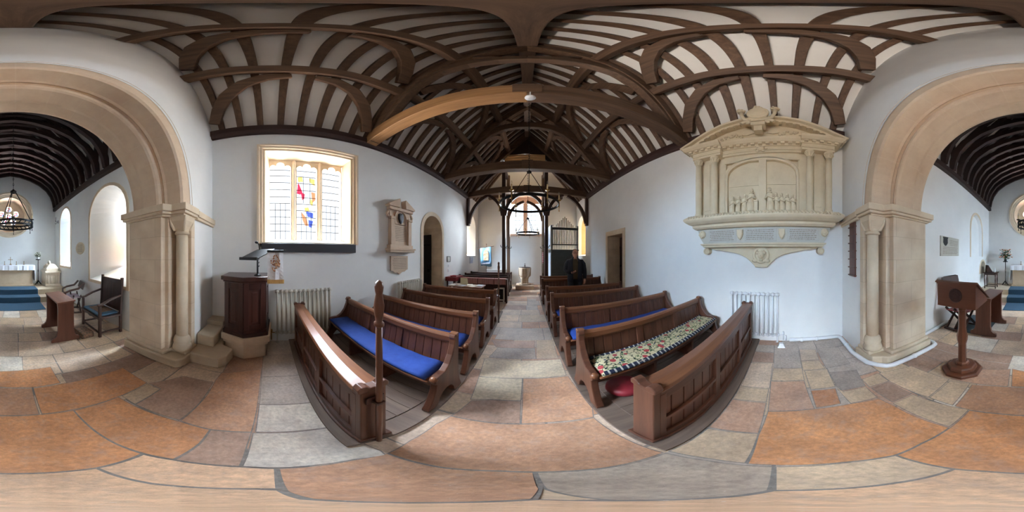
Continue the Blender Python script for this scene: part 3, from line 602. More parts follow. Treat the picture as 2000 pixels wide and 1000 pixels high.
# ---------------------------------------------------------------- nave roof timbers
random.seed(3)
def tri(x, z, y): return (x, y, z + zs(y))
GOAK = oak('golden_oak', (122, 88, 56), (164, 122, 80), GX, 0.55)  # paler golden tone for one half of the first tie beam
YT = [1.85, 4.80, 7.00]
TN = ['first from the chancel arch, holding the smoke detector', 'in the middle of the nave, behind the big chandelier', 'against the bell turret posts']
for k, y in enumerate(YT):
    t = thing('roof_truss', 'oak roof truss, ' + TN[k], 'roof truss', group='nave roof trusses')
    mb = MB(); n = 16
    tp = [tri(-2.70 + 5.40 * i / n, 4.24 + 0.12 * (1 - (2 * i / n - 1) ** 2), y) for i in range(n + 1)]; th = [0.27 + 0.06 * (1 - abs(2 * i / n - 1)) for i in range(n + 1)]
    mb.sweep(tp[:9], 0.24, th[:9], (0, 1, 0)); tb = mb.obj('tie_beam', GOAK if k == 0 else RX, t, 0.012)
    if k == 0: tb['label'] = 'paler golden half of the tie beam'
    mb = MB(); mb.sweep(tp[8:], 0.24, th[8:], (0, 1, 0)); mb.obj('tie_beam', RX, t, 0.012)
    mb = MB(); mb.box(-0.16, 0.16, y - 0.135, y + 0.135, 4.24 + zs(y), 4.54 + zs(y)); mb.obj('scarf_joint', RX, tb, 0.006)
    for s in (-1, 1):
        mb = MB(); mb.bar(tri(s * 2.62, 4.15, y), tri(0, 7.70, y), 0.20, 0.24, (0, 1, 0)) if False else mb.sweep([tri(s * 2.60, 4.17, y), tri(s * 1.3, 5.94, y), tri(0, 7.70, y)], 0.20, 0.22, (0, 1, 0))
        mb.obj('principal_rafter', RX, t, 0.01)
        if k == 2: continue
        mb = MB(); P = [(0.0, 6.36), (0.35, 6.34), (0.75, 6.22), (1.15, 5.96), (1.5, 5.55), (1.85, 5.03), (2.2, 4.55), (2.5, 4.22)]
        mb.sweep([tri(s * a, b, y) for a, b in P], 0.15, [0.30, 0.29, 0.27, 0.25, 0.23, 0.22, 0.2, 0.17], (0, 1, 0))
        mb.obj('arch_brace', RX, t, 0.012)
        mb = MB(); mb.bar(tri(s * 0.28, 6.42, y), tri(s * 0.72, 6.80, y), 0.11, 0.12, (0, 1, 0)); mb.obj('strut', RX, t, 0.008)
        mb = MB(); mb.bar(tri(s * 1.42, 5.72, y), tri(s * 0.95, 6.52, y), 0.11, 0.10, (0, 1, 0)) ; mb.obj('strut', RX, t, 0.008)
    if k == 2:
        for s in (-1, 1):
            mb = MB(); mb.box(*((s * 2.72, s * 2.60) if s < 0 else (2.60, 2.72)), y - 0.09, y + 0.09, 2.95, 4.12 + zs(y)); mb.obj('wall_post', TURR, t, 0.01)
            mb = MB(); mb.sweep(qb((s * 2.62, y, 3.05), (s * 2.5, y, 3.95), (s * 1.75, y, 4.34), 9), 0.12, 0.14, (0, 1, 0)); mb.obj('arch_brace', TURR, t, 0.008)
SIDE = {-1: 'window-side', 1: 'monument-side'}
BN = ['between the chancel wall and the first truss', 'between the first and second trusses', 'between the second truss and the bell turret']
BAY = [(YE, 1.85), (1.85, 4.80), (4.80, 6.95)]
for s in (-1, 1):
    for k, (ya, yb) in enumerate(BAY):
        for lv, (px_, dz, nm) in enumerate(((1.72, 0.15, 'lower'), (0.82, 0.15, 'upper'))):
            mb = MB(); nn = (s * 1.37, 0, 1)
            x = s * px_; z = rafz(px_) - dz
            ya, yb = ya + .004, yb - .004
            pts = [(x + random.uniform(-.012, .012), ya + (yb - ya) * i / 6, z + zs(ya + (yb - ya) * i / 6) + 0.02 * math.sin(i * 2.1 + k)) for i in range(7)]
            mb.sweep(pts, 0.14, 0.18, nn)
            tag(mb.obj('purlin', RY, bevel=0.012), '%s oak purlin on the %s slope, %s' % (nm, SIDE[s], BN[k]), 'purlin', 'nave purlins')
        for lv, (xa, xb, nm) in enumerate(((2.50, 1.835, 'lower'), (1.60, 0.935, 'upper'))):
            for e, (y0, sg, en) in enumerate(((ya + (0.20 if k else 0.12), 1, 'eastern'), (yb - 0.20, -1, 'western'))):
                L_ = (yb - ya) / 2 - 0.20
                f = lambda yy, xx: (s * xx, yy, rafz(xx) - 0.09 + zs(yy))
                c = [(0, 0), (0.10, 0.28), (0.24, 0.55), (0.45, 0.80), (0.68, 0.94), (0.92, 0.98)]
                mb = MB(); mb.sweep([f(y0 + sg * L_ * a, xa + (xb - xa) * b) for a, b in c], 0.09, [0.19, 0.2, 0.21, 0.19, 0.16, 0.10], (s * 1.37, 0, 1))
                tag(mb.obj('wind_brace', RY, bevel=0.012), '%s %s oak wind brace, %s slope, %s' % (en, nm, SIDE[s], BN[k]), 'wind brace', 'nave wind braces')
for s in (-1, 1):
    y = -0.82; i = 0
    while y < 8.7:
        bay = 0 if y < 1.85 else 1 if y < 4.8 else 2 if y < 6.95 else 3
        j = random.uniform(-.012, .012); hw = random.uniform(.048, .062); m_ = random.uniform(-.02, .02)
        mb = MB(); mb.sweep([(s * 2.68, y + j, rafz(2.68) + .085 + zs(y)), (s * 1.4, y + m_, rafz(1.4) + .085 + zs(y)), (s * 0.06, y - j, rafz(.06) + .085 + zs(y))], 2 * hw, 0.094, (0, 1, 0))
        tag(mb.obj('common_rafter', RZ, bevel=0.008), '%s oak rafter from the chancel wall on the %s nave slope' % (ORD[i], SIDE[s]), 'rafter', 'nave common rafters')
        y += 0.32; i += 1
mb = MB(); mb.sweep([(0, y, 7.62 + zs(y)) for y in (YE, 3, 6.95)], 0.22, 0.2, (1, 0, 0))
tag(mb.obj('ridge_beam', RY, bevel=0.01), 'oak ridge beam running along the top of the nave roof', 'ridge beam')
# bell turret framing at the west end
t = thing('bell_turret_frame', 'dark timber bell turret frame on tall posts standing at the end of the aisle', 'bell turret')
for x, y, m in ((-1.02, 7.02, TURR), (0.82, 7.02, TURR), (-0.96, 8.25, RZ), (0.80, 8.25, RZ)):
    mb = MB(); b = 0.075; mb.box(x - b, x + b, y - b, y + b, 0, 6.0)
    p = mb.obj('post', m, t, 0.012)
    mb = MB()
    for dx, dy in ((1, 0), (-1, 0), (0, -1)): mb.tube([(x + dx * 0.06, y + dy * .06, 1.93), (x + dx * .13, y + dy * .13, 1.95), (x + dx * .15, y + dy * .15, 2.03)], 0.015, 6)
    mb.obj('bracket', IRON, p)
for x0, sg in ((-1.02, 1), (0.82, -1)):
    for y in (7.02, 8.25):
        mb = MB(); mb.sweep(qb((x0 + sg * .06, y, 3.35), (x0 + sg * .12, y, 4.15), (x0 + sg * .85, y, 4.40), 9), 0.12, 0.14, (0, 1, 0)); mb.obj('arch_brace', TURR, t, 0.008)
    mb = MB(); mb.sweep(qb((x0 - sg * .06, 7.02, 3.35), (x0 - sg * .15, 7.02, 4.1), (x0 - sg * .75, 7.02, 4.38), 9), 0.12, 0.13, (0, 1, 0)); mb.obj('arch_brace', TURR, t, 0.008)
    mb = MB(); mb.bar((x0 - sg * 1.45, 7.02, 4.62), (x0 - sg * 0.02, 7.02, 5.9), 0.2, 0.16, (0, 1, 0)); mb.obj('diagonal_brace', TURR, t, 0.01)
mb = MB(); mb.sweep([(-2.0, 8.25, 4.72), (-0.1, 8.25, 4.9), (1.8, 8.25, 4.72)], 0.2, 0.24, (0, 1, 0)); mb.obj('cross_beam', RX, t, 0.01)
for x in (-1.02, 0.82):
    mb = MB(); mb.box(x - .07, x + .07, 7.02, 8.25, 5.75, 5.95); mb.obj('side_beam', TURR, t, 0.01)
PINE = oak('pine_boards', (214, 172, 120), (232, 194, 144), GX, 0.5)
mb = MB()
for i in range(5): mb.box(-0.98, 0.78, 7.10, 7.13, 5.92 + i * .15, 6.06 + i * .15)
mb.obj('pine_panel', PINE, t, 0.004)
mb = MB(); mb.prism([(0, 7.95), (1.95, 5.35), (1.95, 5.15), (1.3, 5.55), (0.82, 6.35), (0.45, 6.66), (-0.1, 6.74), (-0.65, 6.66), (-1.02, 6.35), (-1.4, 5.55), (-1.95, 5.15), (-1.95, 5.35)], 7.14, 7.20, 'y')
mb.obj('boarding', DARKY, t)
# chancel roof: thirteen braced couples, all cut from one pattern
proto = None
for i in range(13):
    w_ = 0.02 - i * 0.384
    if proto is None:
        proto = t = thing('rafter_couple', 'black chancel rafter couple', 'rafter couple', M=CH, loc=(0, w_, 0), group='black chancel rafter couples')
        for s in (-1, 1):
            mb = MB(); mb.sweep([(s * 1.92, 0, 4.70), (0.0, 0, 7.10)], 0.11, 0.12, (0, 1, 0)); mb.obj('rafter', DARK, t, 0.008)
            mb = MB(); P = [(1.89, 3.71), (1.86, 3.98), (1.78, 4.25), (1.58, 4.54), (1.25, 4.80), (0.85, 5.01), (0.42, 5.17), (0, 5.25)]
            mb.sweep([(s * a, 0, b) for a, b in P], 0.11, [.12, .16, .2, .19, .17, .16, .15, .15], (0, 1, 0)); mb.obj('arch_brace', DARK, t, 0.008)
            mb = MB(); mb.bar((s * 1.86, 0, 4.0), (s * 1.885, 0, 4.66), 0.10, 0.09, (0, 1, 0)); mb.obj('ashlar_post', DARK, t, 0.006)
            mb = MB(); mb.bar((s * 0.95, 0, 5.02), (s * 0.05, 0, 6.32), 0.09, 0.11, (0, 1, 0)); mb.obj('strut', DARK, t, 0.006)
        mb = MB(); mb.bar((-0.78, 0, 5.42), (0.78, 0, 5.42), 0.10, 0.13, (0, 1, 0)); mb.obj('collar', DARK, t, 0.006)
        o = t
    else:
        o = dup(proto, M=CH @ Matrix.Translation((0, w_, 0)))
    o['label'] = 'black braced chancel rafter couple, ' + ('against the chancel arch' if i == 0 else 'against the altar wall' if i == 12 else 'number %s from the chancel arch' % ['', 'two', 'three', 'four', 'five', 'six', 'seven', 'eight', 'nine', 'ten', 'eleven', 'twelve'][i])
for s, nm in ((-1, 'above the deep windows'), (1, 'above the memorial plaque')):
    mb = MB(); mb.box(*((s * 1.97, s * 1.86) if s < 0 else (1.86, 1.97)), CE, 0.28, 3.56, 3.70)
    tag(mb.obj('wall_plate', DARKY, bevel=0.008, M=CH), 'black chancel wall plate carrying the rafter feet ' + nm, 'wall plate')

# ---------------------------------------------------------------- windows and doors
def loft_outlines(mb, L_):      # L_: list of outlines (lists of xyz) joined one to the next, open at the foot
    for a, b in zip(L_, L_[1:]): strip(mb, a, b, True)
# window 1: three cusped lights in a moulded square frame
t = thing('window_1', 'three-light stone window with a small heraldic panel in its middle light', 'window', kind='structure')
mb = MB()
steps = [(0.0, -0.0), (0.0, 0.03), (0.035, 0.03), (0.045, 0.0), (0.085, 0.0), (0.095, -0.035), (0.13, -0.035), (0.14, -0.06), (0.20, -0.30)]
o1 = lambda d: rectpts(-0.24 + d, 1.59 - d, 1.76 + d * (0.2 if d < .19 else .35), 3.76 - d * 1.0)
loft_outlines(mb, [[(-W + dp, a, b) for a, b in o1(d)] for d, dp in steps])
mb.obj('frame', STONEW, t)
ya, yb, za, zb = -0.045, 1.385, 1.84, 3.55; xg = -3.02
lw = (yb - ya - 2 * 0.075) / 3
mb = MB()
def head(c, hw, z0, z1, n=24):
    pts = []
    for i in range(n + 1):
        u = -1 + 2 * i / n
        a = abs(u)
        lobe = math.sqrt(max(0, 1 - (a * 2.6) ** 2)) if a < 0.36 else math.sqrt(max(0, 1 - ((a - 0.68) / 0.34) ** 2))
        base = 0.62 if a < .36 else 0.25
        hgt = (0.62 + 0.38 * lobe) if a < 0.36 else (0.20 + 0.44 * lobe)
        pts.append((c + hw * u, z0 + (z1 - z0) * min(1, hgt)))
    return pts
panes = []
for i in range(3):
    y0 = ya + i * (lw + 0.075); c = y0 + lw / 2; hw = lw / 2 - 0.015
    hd = head(c, hw, zb - 0.24, zb - 0.05)
    ol = [(c - hw, za + 0.02)] + hd + [(c + hw, za + 0.02)]
    panes.append(ol)
    for dx in (0.0, -0.10):
        tp = [(p[0], zb) for p in hd]
        q = [(xg + dx, *p) for p in hd]; r_ = [(xg + dx, *p) for p in tp]
        strip(mb, q, r_, False)
        mb.add([(xg + dx, y0, za), (xg + dx, c - hw, za), (xg + dx, c - hw, zb), (xg + dx, y0, zb)], [(0, 1, 2, 3)])
        mb.add([(xg + dx, c + hw, za), (xg + dx, y0 + lw, za), (xg + dx, y0 + lw, zb), (xg + dx, c + hw, zb)], [(0, 1, 2, 3)])
    strip(mb, [(xg, *p) for p in ol], [(xg - 0.10, *p) for p in ol], False)
mb.box(xg - .12, xg, ya - .02, yb + .02, za - .06, za + 0.02)
mb.box(xg - .12, xg, ya - .1, yb + .1, zb, zb + .08)
mb.obj('tracery', STONEW, t)
for i in range(2):
    y0 = ya + lw + i * (lw + 0.075); mb = MB()
    mb.prism([(xg - .10, y0 + .004), (xg + .0, y0 + .004), (xg + .05, y0 + .03), (xg + .05, y0 + .045), (xg + .0, y0 + .071), (xg - .10, y0 + .071)], za, zb, 'z'); mb.obj('mullion', STONEW, t)
def pane(parent, pts3, m, name='pane'):
    mb = MB(); mb.add(pts3, [tuple(range(len(pts3)))]); return mb.obj(name, m, parent)
for i, ol in enumerate(panes):
    gp = pane(t, [(xg - .06, *p) for p in ol], CLEAR)
    mb = MB(); y0, y1 = ol[0][0], ol[-1][0]
    zz = [2.02, 2.16, 2.30, 2.44, 2.58, 2.72, 2.88, 3.04, 3.2, 3.34]
    for z in zz: mb.box(xg - .065, xg - .055, y0, y1, z - .006, z + .006)
    for f in (0.26, 0.5, 0.74): mb.box(xg - .065, xg - .055, y0 + (y1 - y0) * f - .004, y0 + (y1 - y0) * f + .004, za, 2.58 if i != 1 else 2.42)
    if i == 1:
        for f, a, b in ((.35, 2.6, 3.2), (.68, 2.6, 3.2)): mb.box(xg - .065, xg - .055, y0 + (y1 - y0) * f - .004, y0 + (y1 - y0) * f + .004, a, b)
    mb.obj('leading', LEADM, gp)
ol = panes[1]; y0, y1 = ol[0][0], ol[-1][0]; wd = y1 - y0
Yf = lambda f: y0 + wd * f
for m, pts in ((GRED, [(0.02, 2.98), (0.18, 2.96), (0.24, 2.78), (0.30, 2.66), (0.40, 2.70), (0.42, 2.80), (0.26, 2.84), (0.1, 3.0)]), (GRED, [(0.02, 2.80), (0.2, 2.78), (0.3, 2.84), (0.1, 3.06)]),
               (GYEL, [(0.06, 3.18), (0.3, 3.2), (0.34, 3.08), (0.1, 3.06)]), (GYEL, [(0.62, 3.18), (0.92, 3.16), (0.92, 3.0), (0.66, 3.08)]), (GORA, [(0.74, 2.86), (0.95, 2.84), (0.95, 2.68), (0.8, 2.62)]),
               (GYEL, [(0.7, 2.72), (0.84, 2.64), (0.8, 2.54), (0.68, 2.6)]), (GORA, [(0.24, 2.42), (0.5, 2.30), (0.6, 2.14), (0.44, 2.14), (0.3, 2.26)]), (GBLU, [(0.48, 2.44), (0.84, 2.40), (0.84, 2.30), (0.56, 2.32)]),
               (GBLU, [(0.6, 2.26), (0.84, 2.24), (0.76, 2.10), (0.62, 2.12)]), (GYEL, [(0.4, 2.5), (0.6, 2.52), (0.66, 2.44), (0.44, 2.42)])):
    pane(t, [(xg - .05, Yf(a), b) for a, b in pts], m, 'stained_pane')
mb = MB(); mb.box(-2.72, -2.66, -0.16, 1.52, 1.61, 1.76)
tag(mb.obj('sill_board', mat('slate_black_board', (46, 44, 48), (58, 56, 60), 8, GY, 0.5), bevel=0.006), 'long black board fixed under the three-light window sill', 'sill board')
mb = MB(); mb.prism([(-2.72, 1.76), (-3.04, 1.86), (-3.04, 1.74), (-2.72, 1.70)], -0.2, 1.55, 'y'); mb.obj('sill', PLASTER, t)

def lancet(nm, label, o_in, side, u_out, z_out, depth, diamond=True, M=CH, wallv=CW, colour=True):
    t = thing(nm, label, 'window', kind='structure')
    a, b = o_in[0][0], o_in[-1][0]
    o_out = archpts(u_out[0], u_out[1], z_out[0], z_out[1])
    V = side * wallv; V2 = side * (wallv + depth)
    mb = MB(); c = (a + b) / 2
    strip(mb, [(V, *p) for p in o_in], [(V2, *p) for p in o_out])
    mb.obj('splayed_reveal', PLASTER, t)
    mb = MB(); d = 0.075
    big = archpts(a - d, b + d, o_in[0][1] - d, max(p[1] for p in o_in) + d)
    lip = lambda x, o: [(x, *p) for p in o]
    loft_outlines(mb, [lip(V, big), lip(V - side * .012, big), lip(V - side * .012, o_in), lip(V + side * .02, o_in)])
    mb.obj('frame', STONE, t)
    gl = pane(t, [(V2, *p) for p in o_out], CLEAR)
    mb = MB(); u0, u1 = u_out; z0, z1 = z_out
    st = 0.13 if diamond else 0.2
    sp = z1 - (u1 - u0) / 2
    def topz(u): q = abs(u - (u0 + u1) / 2); r = (u1 - u0) / 2; return sp + math.sqrt(max(0, r * r - q * q))
    if diamond:
        k = z0 - (u1 - u0) * 1.5
        while k < z1:
            for sg in (1, -1):
                pts = []
                for i in range(17):
                    u = u0 + (u1 - u0) * i / 16; z = k + 1.5 * ((u - u0) if sg > 0 else (u1 - u))
                    if z0 < z < topz(u): pts.append((V2 - side * .01, u, z))
                if len(pts) > 1: mb.bar(pts[0], pts[-1], 0.008, 0.008)
            k += st
    else:
        z = z0 + st
        while z < z1: mb.bar((V2 - side * .01, u0, z), (V2 - side * .01, u1, z), .008, .008); z += st
    mb.obj('leading', LEADM, gl)
    if colour:
        pane(t, [(V2 - side * .02, u, z) for u, z in ((u0 + .04, z0 + .05), (u1 - .04, z0 + .05), (u1 - .04, z0 + .3), (u0 + .04, z0 + .3))], GORA, 'stained_pane')
        pane(t, [(V2 - side * .02, u, z) for u, z in ((u0 + .04, z0 + .34), (u1 - .04, z0 + .34), (u1 - .04, z0 + .6), (u0 + .04, z0 + .6))], GYEL, 'stained_pane')
    if M is not None: t.matrix_world = M
    return t
lancet('window_2', 'deep splayed round-headed chancel window with diamond leaded glass, beside the armchair', c1, -1, (-1.02, -0.50), (1.32, 3.0), 0.80)
lancet('window_3', 'narrow splayed round-headed chancel window behind the alabaster tomb', c2, -1, (-3.62, -3.22), (1.5, 3.15), 0.75, colour=False)
mb = MB(); loft_outlines(mb, [[(CW - dx, -3.1 + (p[0] + 3.1) * f, 1.5 + (p[1] - 1.5) * f2) for p in nich] for dx, f, f2 in ((0, 1.14, 1.05), (0.012, 1.14, 1.05), (0.012, 1, 1), (-.02, 1, 1))])
struct(mb.obj('trim_2', STONE, M=CH), 'stone edge of the blocked round-headed recess in the chancel wall', 'recess edge')
# rose window
t = thing('window_4', 'round rose window of six small circular lights over the altar', 'window', kind='structure')
def cring(r, y, n=48): return [(RC[0] + r * math.cos(2 * math.pi * i / n), y, RC[1] + r * math.sin(2 * math.pi * i / n)) for i in range(n)]
mb = MB()
for (r1, y1), (r2, y2) in zip(((1.03, CE), (1.03, CE + .03), (.96, CE + .035), (.93, CE - .02), (.90, CE - .02), (.86, CE - .06), (.80, CE - .06), (.70, CE - .42)), ((1.03, CE + .03), (.96, CE + .035), (.93, CE - .02), (.90, CE - .02), (.86, CE - .06), (.80, CE - .06), (.70, CE - .42), (.0, CE - .42))):
    if r2 > 0: strip(mb, cring(r1, y1), cring(r2, y2))
mb.obj('frame', STONE, t)
discs = [(0, 0, .155)] + [(0.33 * math.sin(2 * math.pi * k / 5), 0.33 * math.cos(2 * math.pi * k / 5), .15) for k in range(5)]
# pierced plate: built as a fan of cells so the lights stay open
mb = MB(); yp = CE - .42; N_ = 84; g = 1.44 / N_
for i in range(N_):
    for j in range(N_):
        x = -0.72 + (i + .5) * g; z = -0.72 + (j + .5) * g
        if math.hypot(x, z) > 0.73: continue
        if any(math.hypot(x - a, z - b) < r for a, b, r in discs): continue
        h = g / 2; X0, Z0 = RC[0] + x, RC[1] + z
        mb.add([(X0 - h, yp, Z0 - h), (X0 + h, yp, Z0 - h), (X0 + h, yp, Z0 + h), (X0 - h, yp, Z0 + h)], [(0, 1, 2, 3)])
for a, b, r in discs: mb.torus((RC[0] + a, yp, RC[1] + b), r, 0.022, 'y', 28, 6)
mb.obj('tracery', STONE, t)
for k, (a, b, r) in enumerate(discs):
    q = [(RC[0] + a + r * math.cos(2 * math.pi * i / 20), yp - .02, RC[1] + b + r * math.sin(2 * math.pi * i / 20)) for i in range(20)]
    p = pane(t, q, CLEAR)
    for dx, dz, m in ((-.04, .03, GRED), (.04, -.05, GRED), (.03, .06, GORA), (-.05, -.06, GBLU)):
        pane(p, [(RC[0] + a + dx + ex * .03, yp - .012, RC[1] + b + dz + ez * .028) for ex, ez in ((-1, -1), (1, -1), (1, 1), (-1, 1))], m, 'stained_pane')
t.matrix_world = CH
# west window: two tall lights
t = thing('window_5', 'tall two-light end window behind the font, with a broad stone mullion', 'window', kind='structure')
mb = MB()
o5 = lambda d: rectpts(-1.02 + d, 0.82 - d, 2.68 + d, 5.07 - d)
WST = mat('pinkish_reveal_stone', (212, 182, 160), (226, 202, 184), 3, rough=0.8)
loft_outlines(mb, [[(a, YW + dp, b) for a, b in o5(d)] for d, dp in ((0, 0), (0, -.02), (.06, -.02), (.16, .45))])
mb.box(-0.22, 0.0, YW + .32, YW + .5, 2.8, 4.95); mb.box(-0.9, 0.7, YW + .34, YW + .48, 4.55, 4.95)
mb.box(-1.0, 0.8, YW - .03, YW + .45, 2.62, 2.72)
mb.obj('frame', WST, t)
for x0, x1 in ((-0.86, -0.22), (0.0, 0.66)):
    p = pane(t, [(x0, YW + .44, 2.78), (x1, YW + .44, 2.78), (x1, YW + .44, 4.6), (x0, YW + .44, 4.6)], CLEAR)
    mb = MB()
    for k in range(1, 7): mb.box(x0, x1, YW + .43, YW + .44, 2.78 + k * .27 - .006, 2.78 + k * .27 + .006)
    for k in (1, 2): mb.box(x0 + (x1 - x0) * k / 3 - .005, x0 + (x1 - x0) * k / 3 + .005, YW + .43, YW + .44, 2.78, 4.6)
    mb.obj('leading', LEADM, p)
WARM = mat('warm_lit_reveal', (226, 184, 124), (234, 196, 140), 3, rough=0.9)  # orange put into the plaster in place of warm light on the reveals
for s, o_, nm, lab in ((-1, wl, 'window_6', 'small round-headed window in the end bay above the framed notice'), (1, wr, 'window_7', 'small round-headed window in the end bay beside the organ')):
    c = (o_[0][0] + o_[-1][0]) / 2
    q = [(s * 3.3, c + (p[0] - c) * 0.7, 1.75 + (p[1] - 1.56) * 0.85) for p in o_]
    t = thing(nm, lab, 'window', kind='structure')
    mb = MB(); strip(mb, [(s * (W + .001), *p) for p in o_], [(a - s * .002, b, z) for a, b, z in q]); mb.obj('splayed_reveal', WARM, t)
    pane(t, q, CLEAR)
# doorway 1 (arched)
t = thing('door_1', 'round-arched stone doorway with a black plank door standing open inside', 'door', kind='structure')
big = archpts(3.55, 4.82, 0, 2.92)
mb = MB(); loft_outlines(mb, [[(x, *p) for p in o] for x, o in ((-W, big), (-W + .015, big), (-W + .015, door1), (-W - .02, door1))]); mb.obj('arch_stones', STONE, t)
mb = MB(); strip(mb, [(-W - .02, *p) for p in door1], [(-3.75, *p) for p in door1], True)
mb.add([(-3.75, *p) for p in door1], [tuple(range(len(door1)))]); mb.obj('passage', ASH, t)
mb = MB()
for i in range(4): mb.box(-3.72 + i * .155, -3.72 + i * .155 + .15, 4.60, 4.65, 0.02, 2.28)
d_ = mb.obj('door_leaf', BLACKW, t, 0.005)
mb = MB()
for z in (0.5, 1.9): mb.box(-3.7, -3.12, 4.585, 4.60, z, z + .05)
mb.obj('strap_hinge', IRON, d_)
mb = MB(); mb.torus((-3.18, 4.585, 1.2), .05, .009, 'y', 16, 6); mb.box(-3.22, -3.14, 4.56, 4.60, 1.0, 1.12); mb.obj('handle', IRON, d_)
# doorway 2 (square)
t = thing('door_2', 'square-headed stone doorway in the monument wall with a dark inner door', 'door', kind='structure')
big = rectpts(3.97, 5.17, 0, 2.40)
mb = MB(); loft_outlines(mb, [[(x, *p) for p in o] for x, o in ((W, big), (W - .02, big), (W - .02, door2), (W + .02, door2))]); mb.obj('jamb_stones', STONE, t, 0.004)
mb = MB(); strip(mb, [(W + .02, *p) for p in door2], [(3.3, *p) for p in door2], True); mb.add([(3.3, *p) for p in door2], [(0, 1, 2, 3)]); mb.obj('passage', ASH, t)
mb = MB()
for i in range(5): mb.box(3.20, 3.25, 4.12 + i * .182, 4.12 + i * .182 + .178, 0.01, 2.22)
mb.box(3.17, 3.20, 4.14, 4.99, 0.4, 0.5); mb.box(3.17, 3.20, 4.14, 4.99, 1.8, 1.9)
d_ = mb.obj('door_leaf', MAHO, t, 0.004)
mb = MB(); mb.ball((3.15, 4.88, 1.2), .03); mb.obj('handle', IRON, d_)
# ---------------------------------------------------------------- pew platforms
for pts, nm in (([(-2.72, .29), (-.585, .29), (-.572, .55), (-.585, .95), (-.61, 1.6), (-.63, 2.75), (-.65, 4.3), (-2.72, 4.3)], 'beside the three-light window'),
                ([(.455, .40), (2.72, .40), (2.72, 6.5), (.43, 6.5), (.43, 4.75), (.44, 2.57), (.445, 1.62), (.447, .98)], 'below the big stone monument')):
    mb = MB(); mb.prism(pts, 0.0, 0.022)
    x0 = min(p[0] for p in pts); x1 = max(p[0] for p in pts); y0 = min(p[1] for p in pts); y1 = max(p[1] for p in pts)
    k = 0; y = y0 + 0.16
    while y < y1 - .1:
        a, b = (x0 + .01, x1 - .16) if x0 < 0 else (x0 + .18, x1 - .01)
        mb.box(a, b, y, y + .128, 0.022, 0.03); y += .132
    mb.sweep([(p[0], p[1], 0.018) for p in (pts if x0 < 0 else pts[::-1])][1:7], 0.05, 0.036, (0, 0, 1)) if False else None
    struct(mb.obj('floor_platform', BOARD, bevel=0.003), 'worn grey boarded pew platform ' + nm, 'platform')

# ---------------------------------------------------------------- pews
EPROF = [(-.02, .03), (.09, .03), (.115, .07), (.13, .14), (.18, .20), (.245, .22), (.31, .20), (.35, .14), (.365, .07), (.39, .03), (.53, .03), (.515, .07), (.485, .16), (.462, .30), (.455, .5), (.468, .77), (.455, .80),
         (.415, .81), (.385, .80), (.372, .775), (.385, .75), (.375, .70), (.335, .60), (.275, .52), (.205, .475), (.14, .475), (.095, .468), (.065, .44), (.068, .405), (.088, .38), (.075, .30), (.045, .20), (.01, .11), (-.02, .06)]
def pew(name, label, cat, L_, group, back=True):
    """origin at the near lower corner of its first end; x runs along the bench, the seat faces -y"""
    t = thing(name, label, cat, group=group)
    for x in (0.0, L_ - .06):
        mb = MB(); mb.prism(EPROF, x, x + .06, 'x'); e = mb.obj('bench_end', PZ, t, 0.007)
        mb = MB(); mb.sweep([(x + .03, .395, .795), (x + .03, .45, .798)], .075, .03, (1, 0, 0)); mb.obj('moulded_cap', RAIL, e, 0.006)
        mb = MB(); mb.ball((x + .03, .09, .44), (.036, .035, .035), 10, 6); mb.obj('scroll_knob', RAIL, e)
    mb = MB(); mb.prism([(.055, .405), (.045, .418), (.055, .432), (.40, .432), (.40, .405)], .06, L_ - .06, 'x'); mb.obj('seat', RAIL, t, 0.006)
    mb = MB(); mb.box(.06, L_ - .06, .12, .145, .30, .405)
    for f in (.33, .66): mb.box(L_ * f - .02, L_ * f + .02, .12, .40, .03, .405)
    objs(mb, 'seat_support', PX, t, 0.003)
    lean = lambda y, z: y + .06 * (z - .42) / .36
    mb = MB(); n = int((L_ - .12) / .098); bw = (L_ - .12) / n
    for i in range(n):
        xa = .06 + i * bw + .0015; xb = xa + bw - .003
        mb.loft([[(xa, lean(.385, z), z), (xa + .004, lean(.38, z), z), (xb - .004, lean(.38, z), z), (xb, lean(.385, z), z), (xb, lean(.40, z), z), (xa, lean(.40, z), z)] for z in (.42, .74)])
    mb.box(.06, L_ - .06, .405, .418, .05, .42) if False else None
    mb.obj('backrest', PZ, t)
    mb = MB()
    for f in (0.0, .335, .665, 1.0):
        c = .06 + (L_ - .12) * f; xa, xb = max(.06, c - .042), min(L_ - .06, c + .042)
        mb.loft([[(xa, lean(.368, z), z), (xb, lean(.368, z), z), (xb, lean(.415, z), z), (xa, lean(.415, z), z)] for z in (.43, .71)])
    objs(mb, 'stile', PZ, t, 0.004)
    mb = MB(); mb.prism([(.408, .692), (.412, .70), (.400, .712), (.400, .762), (.412, .782), (.44, .788), (.462, .778), (.462, .70), (.45, .692)], .055, L_ - .055, 'x'); mb.obj('top_rail', RAIL, t, 0.004)
    return t
LP = 2.05
PG = 'oak pews facing the chancel'
pl = pew('pew', 'oak pew with a long blue cushion directly behind the panelled front with the carved staff', 'pew', LP, PG)
pl.location = (-2.595, .89, 0); pl.scale.x = (2.595 - .605) / LP
left = [(1.585, -.63, 'oak pew with a blue cushion, second from the carved staff, window side'), (2.32, -.65, 'oak pew with a blue cushion, third from the carved staff, window side'), (3.10, -.67, 'oak pew just in front of the paper-covered table, window side')]
for y, x, l in left:
    o = dup(pl, (-2.595, y, 0), 0, l, PG); o.scale.x = (2.595 + x) / LP
for y, x, l in ((5.60, -2.68, 'dark pew just behind the red-striped kneeler ledge'), (6.28, -2.70, 'dark pew second behind the red-striped kneeler ledge'), (7.05, -2.70, 'dark rearmost pew below the blue banner')): dup(pl, (x, y, 0), 0, l, PG)
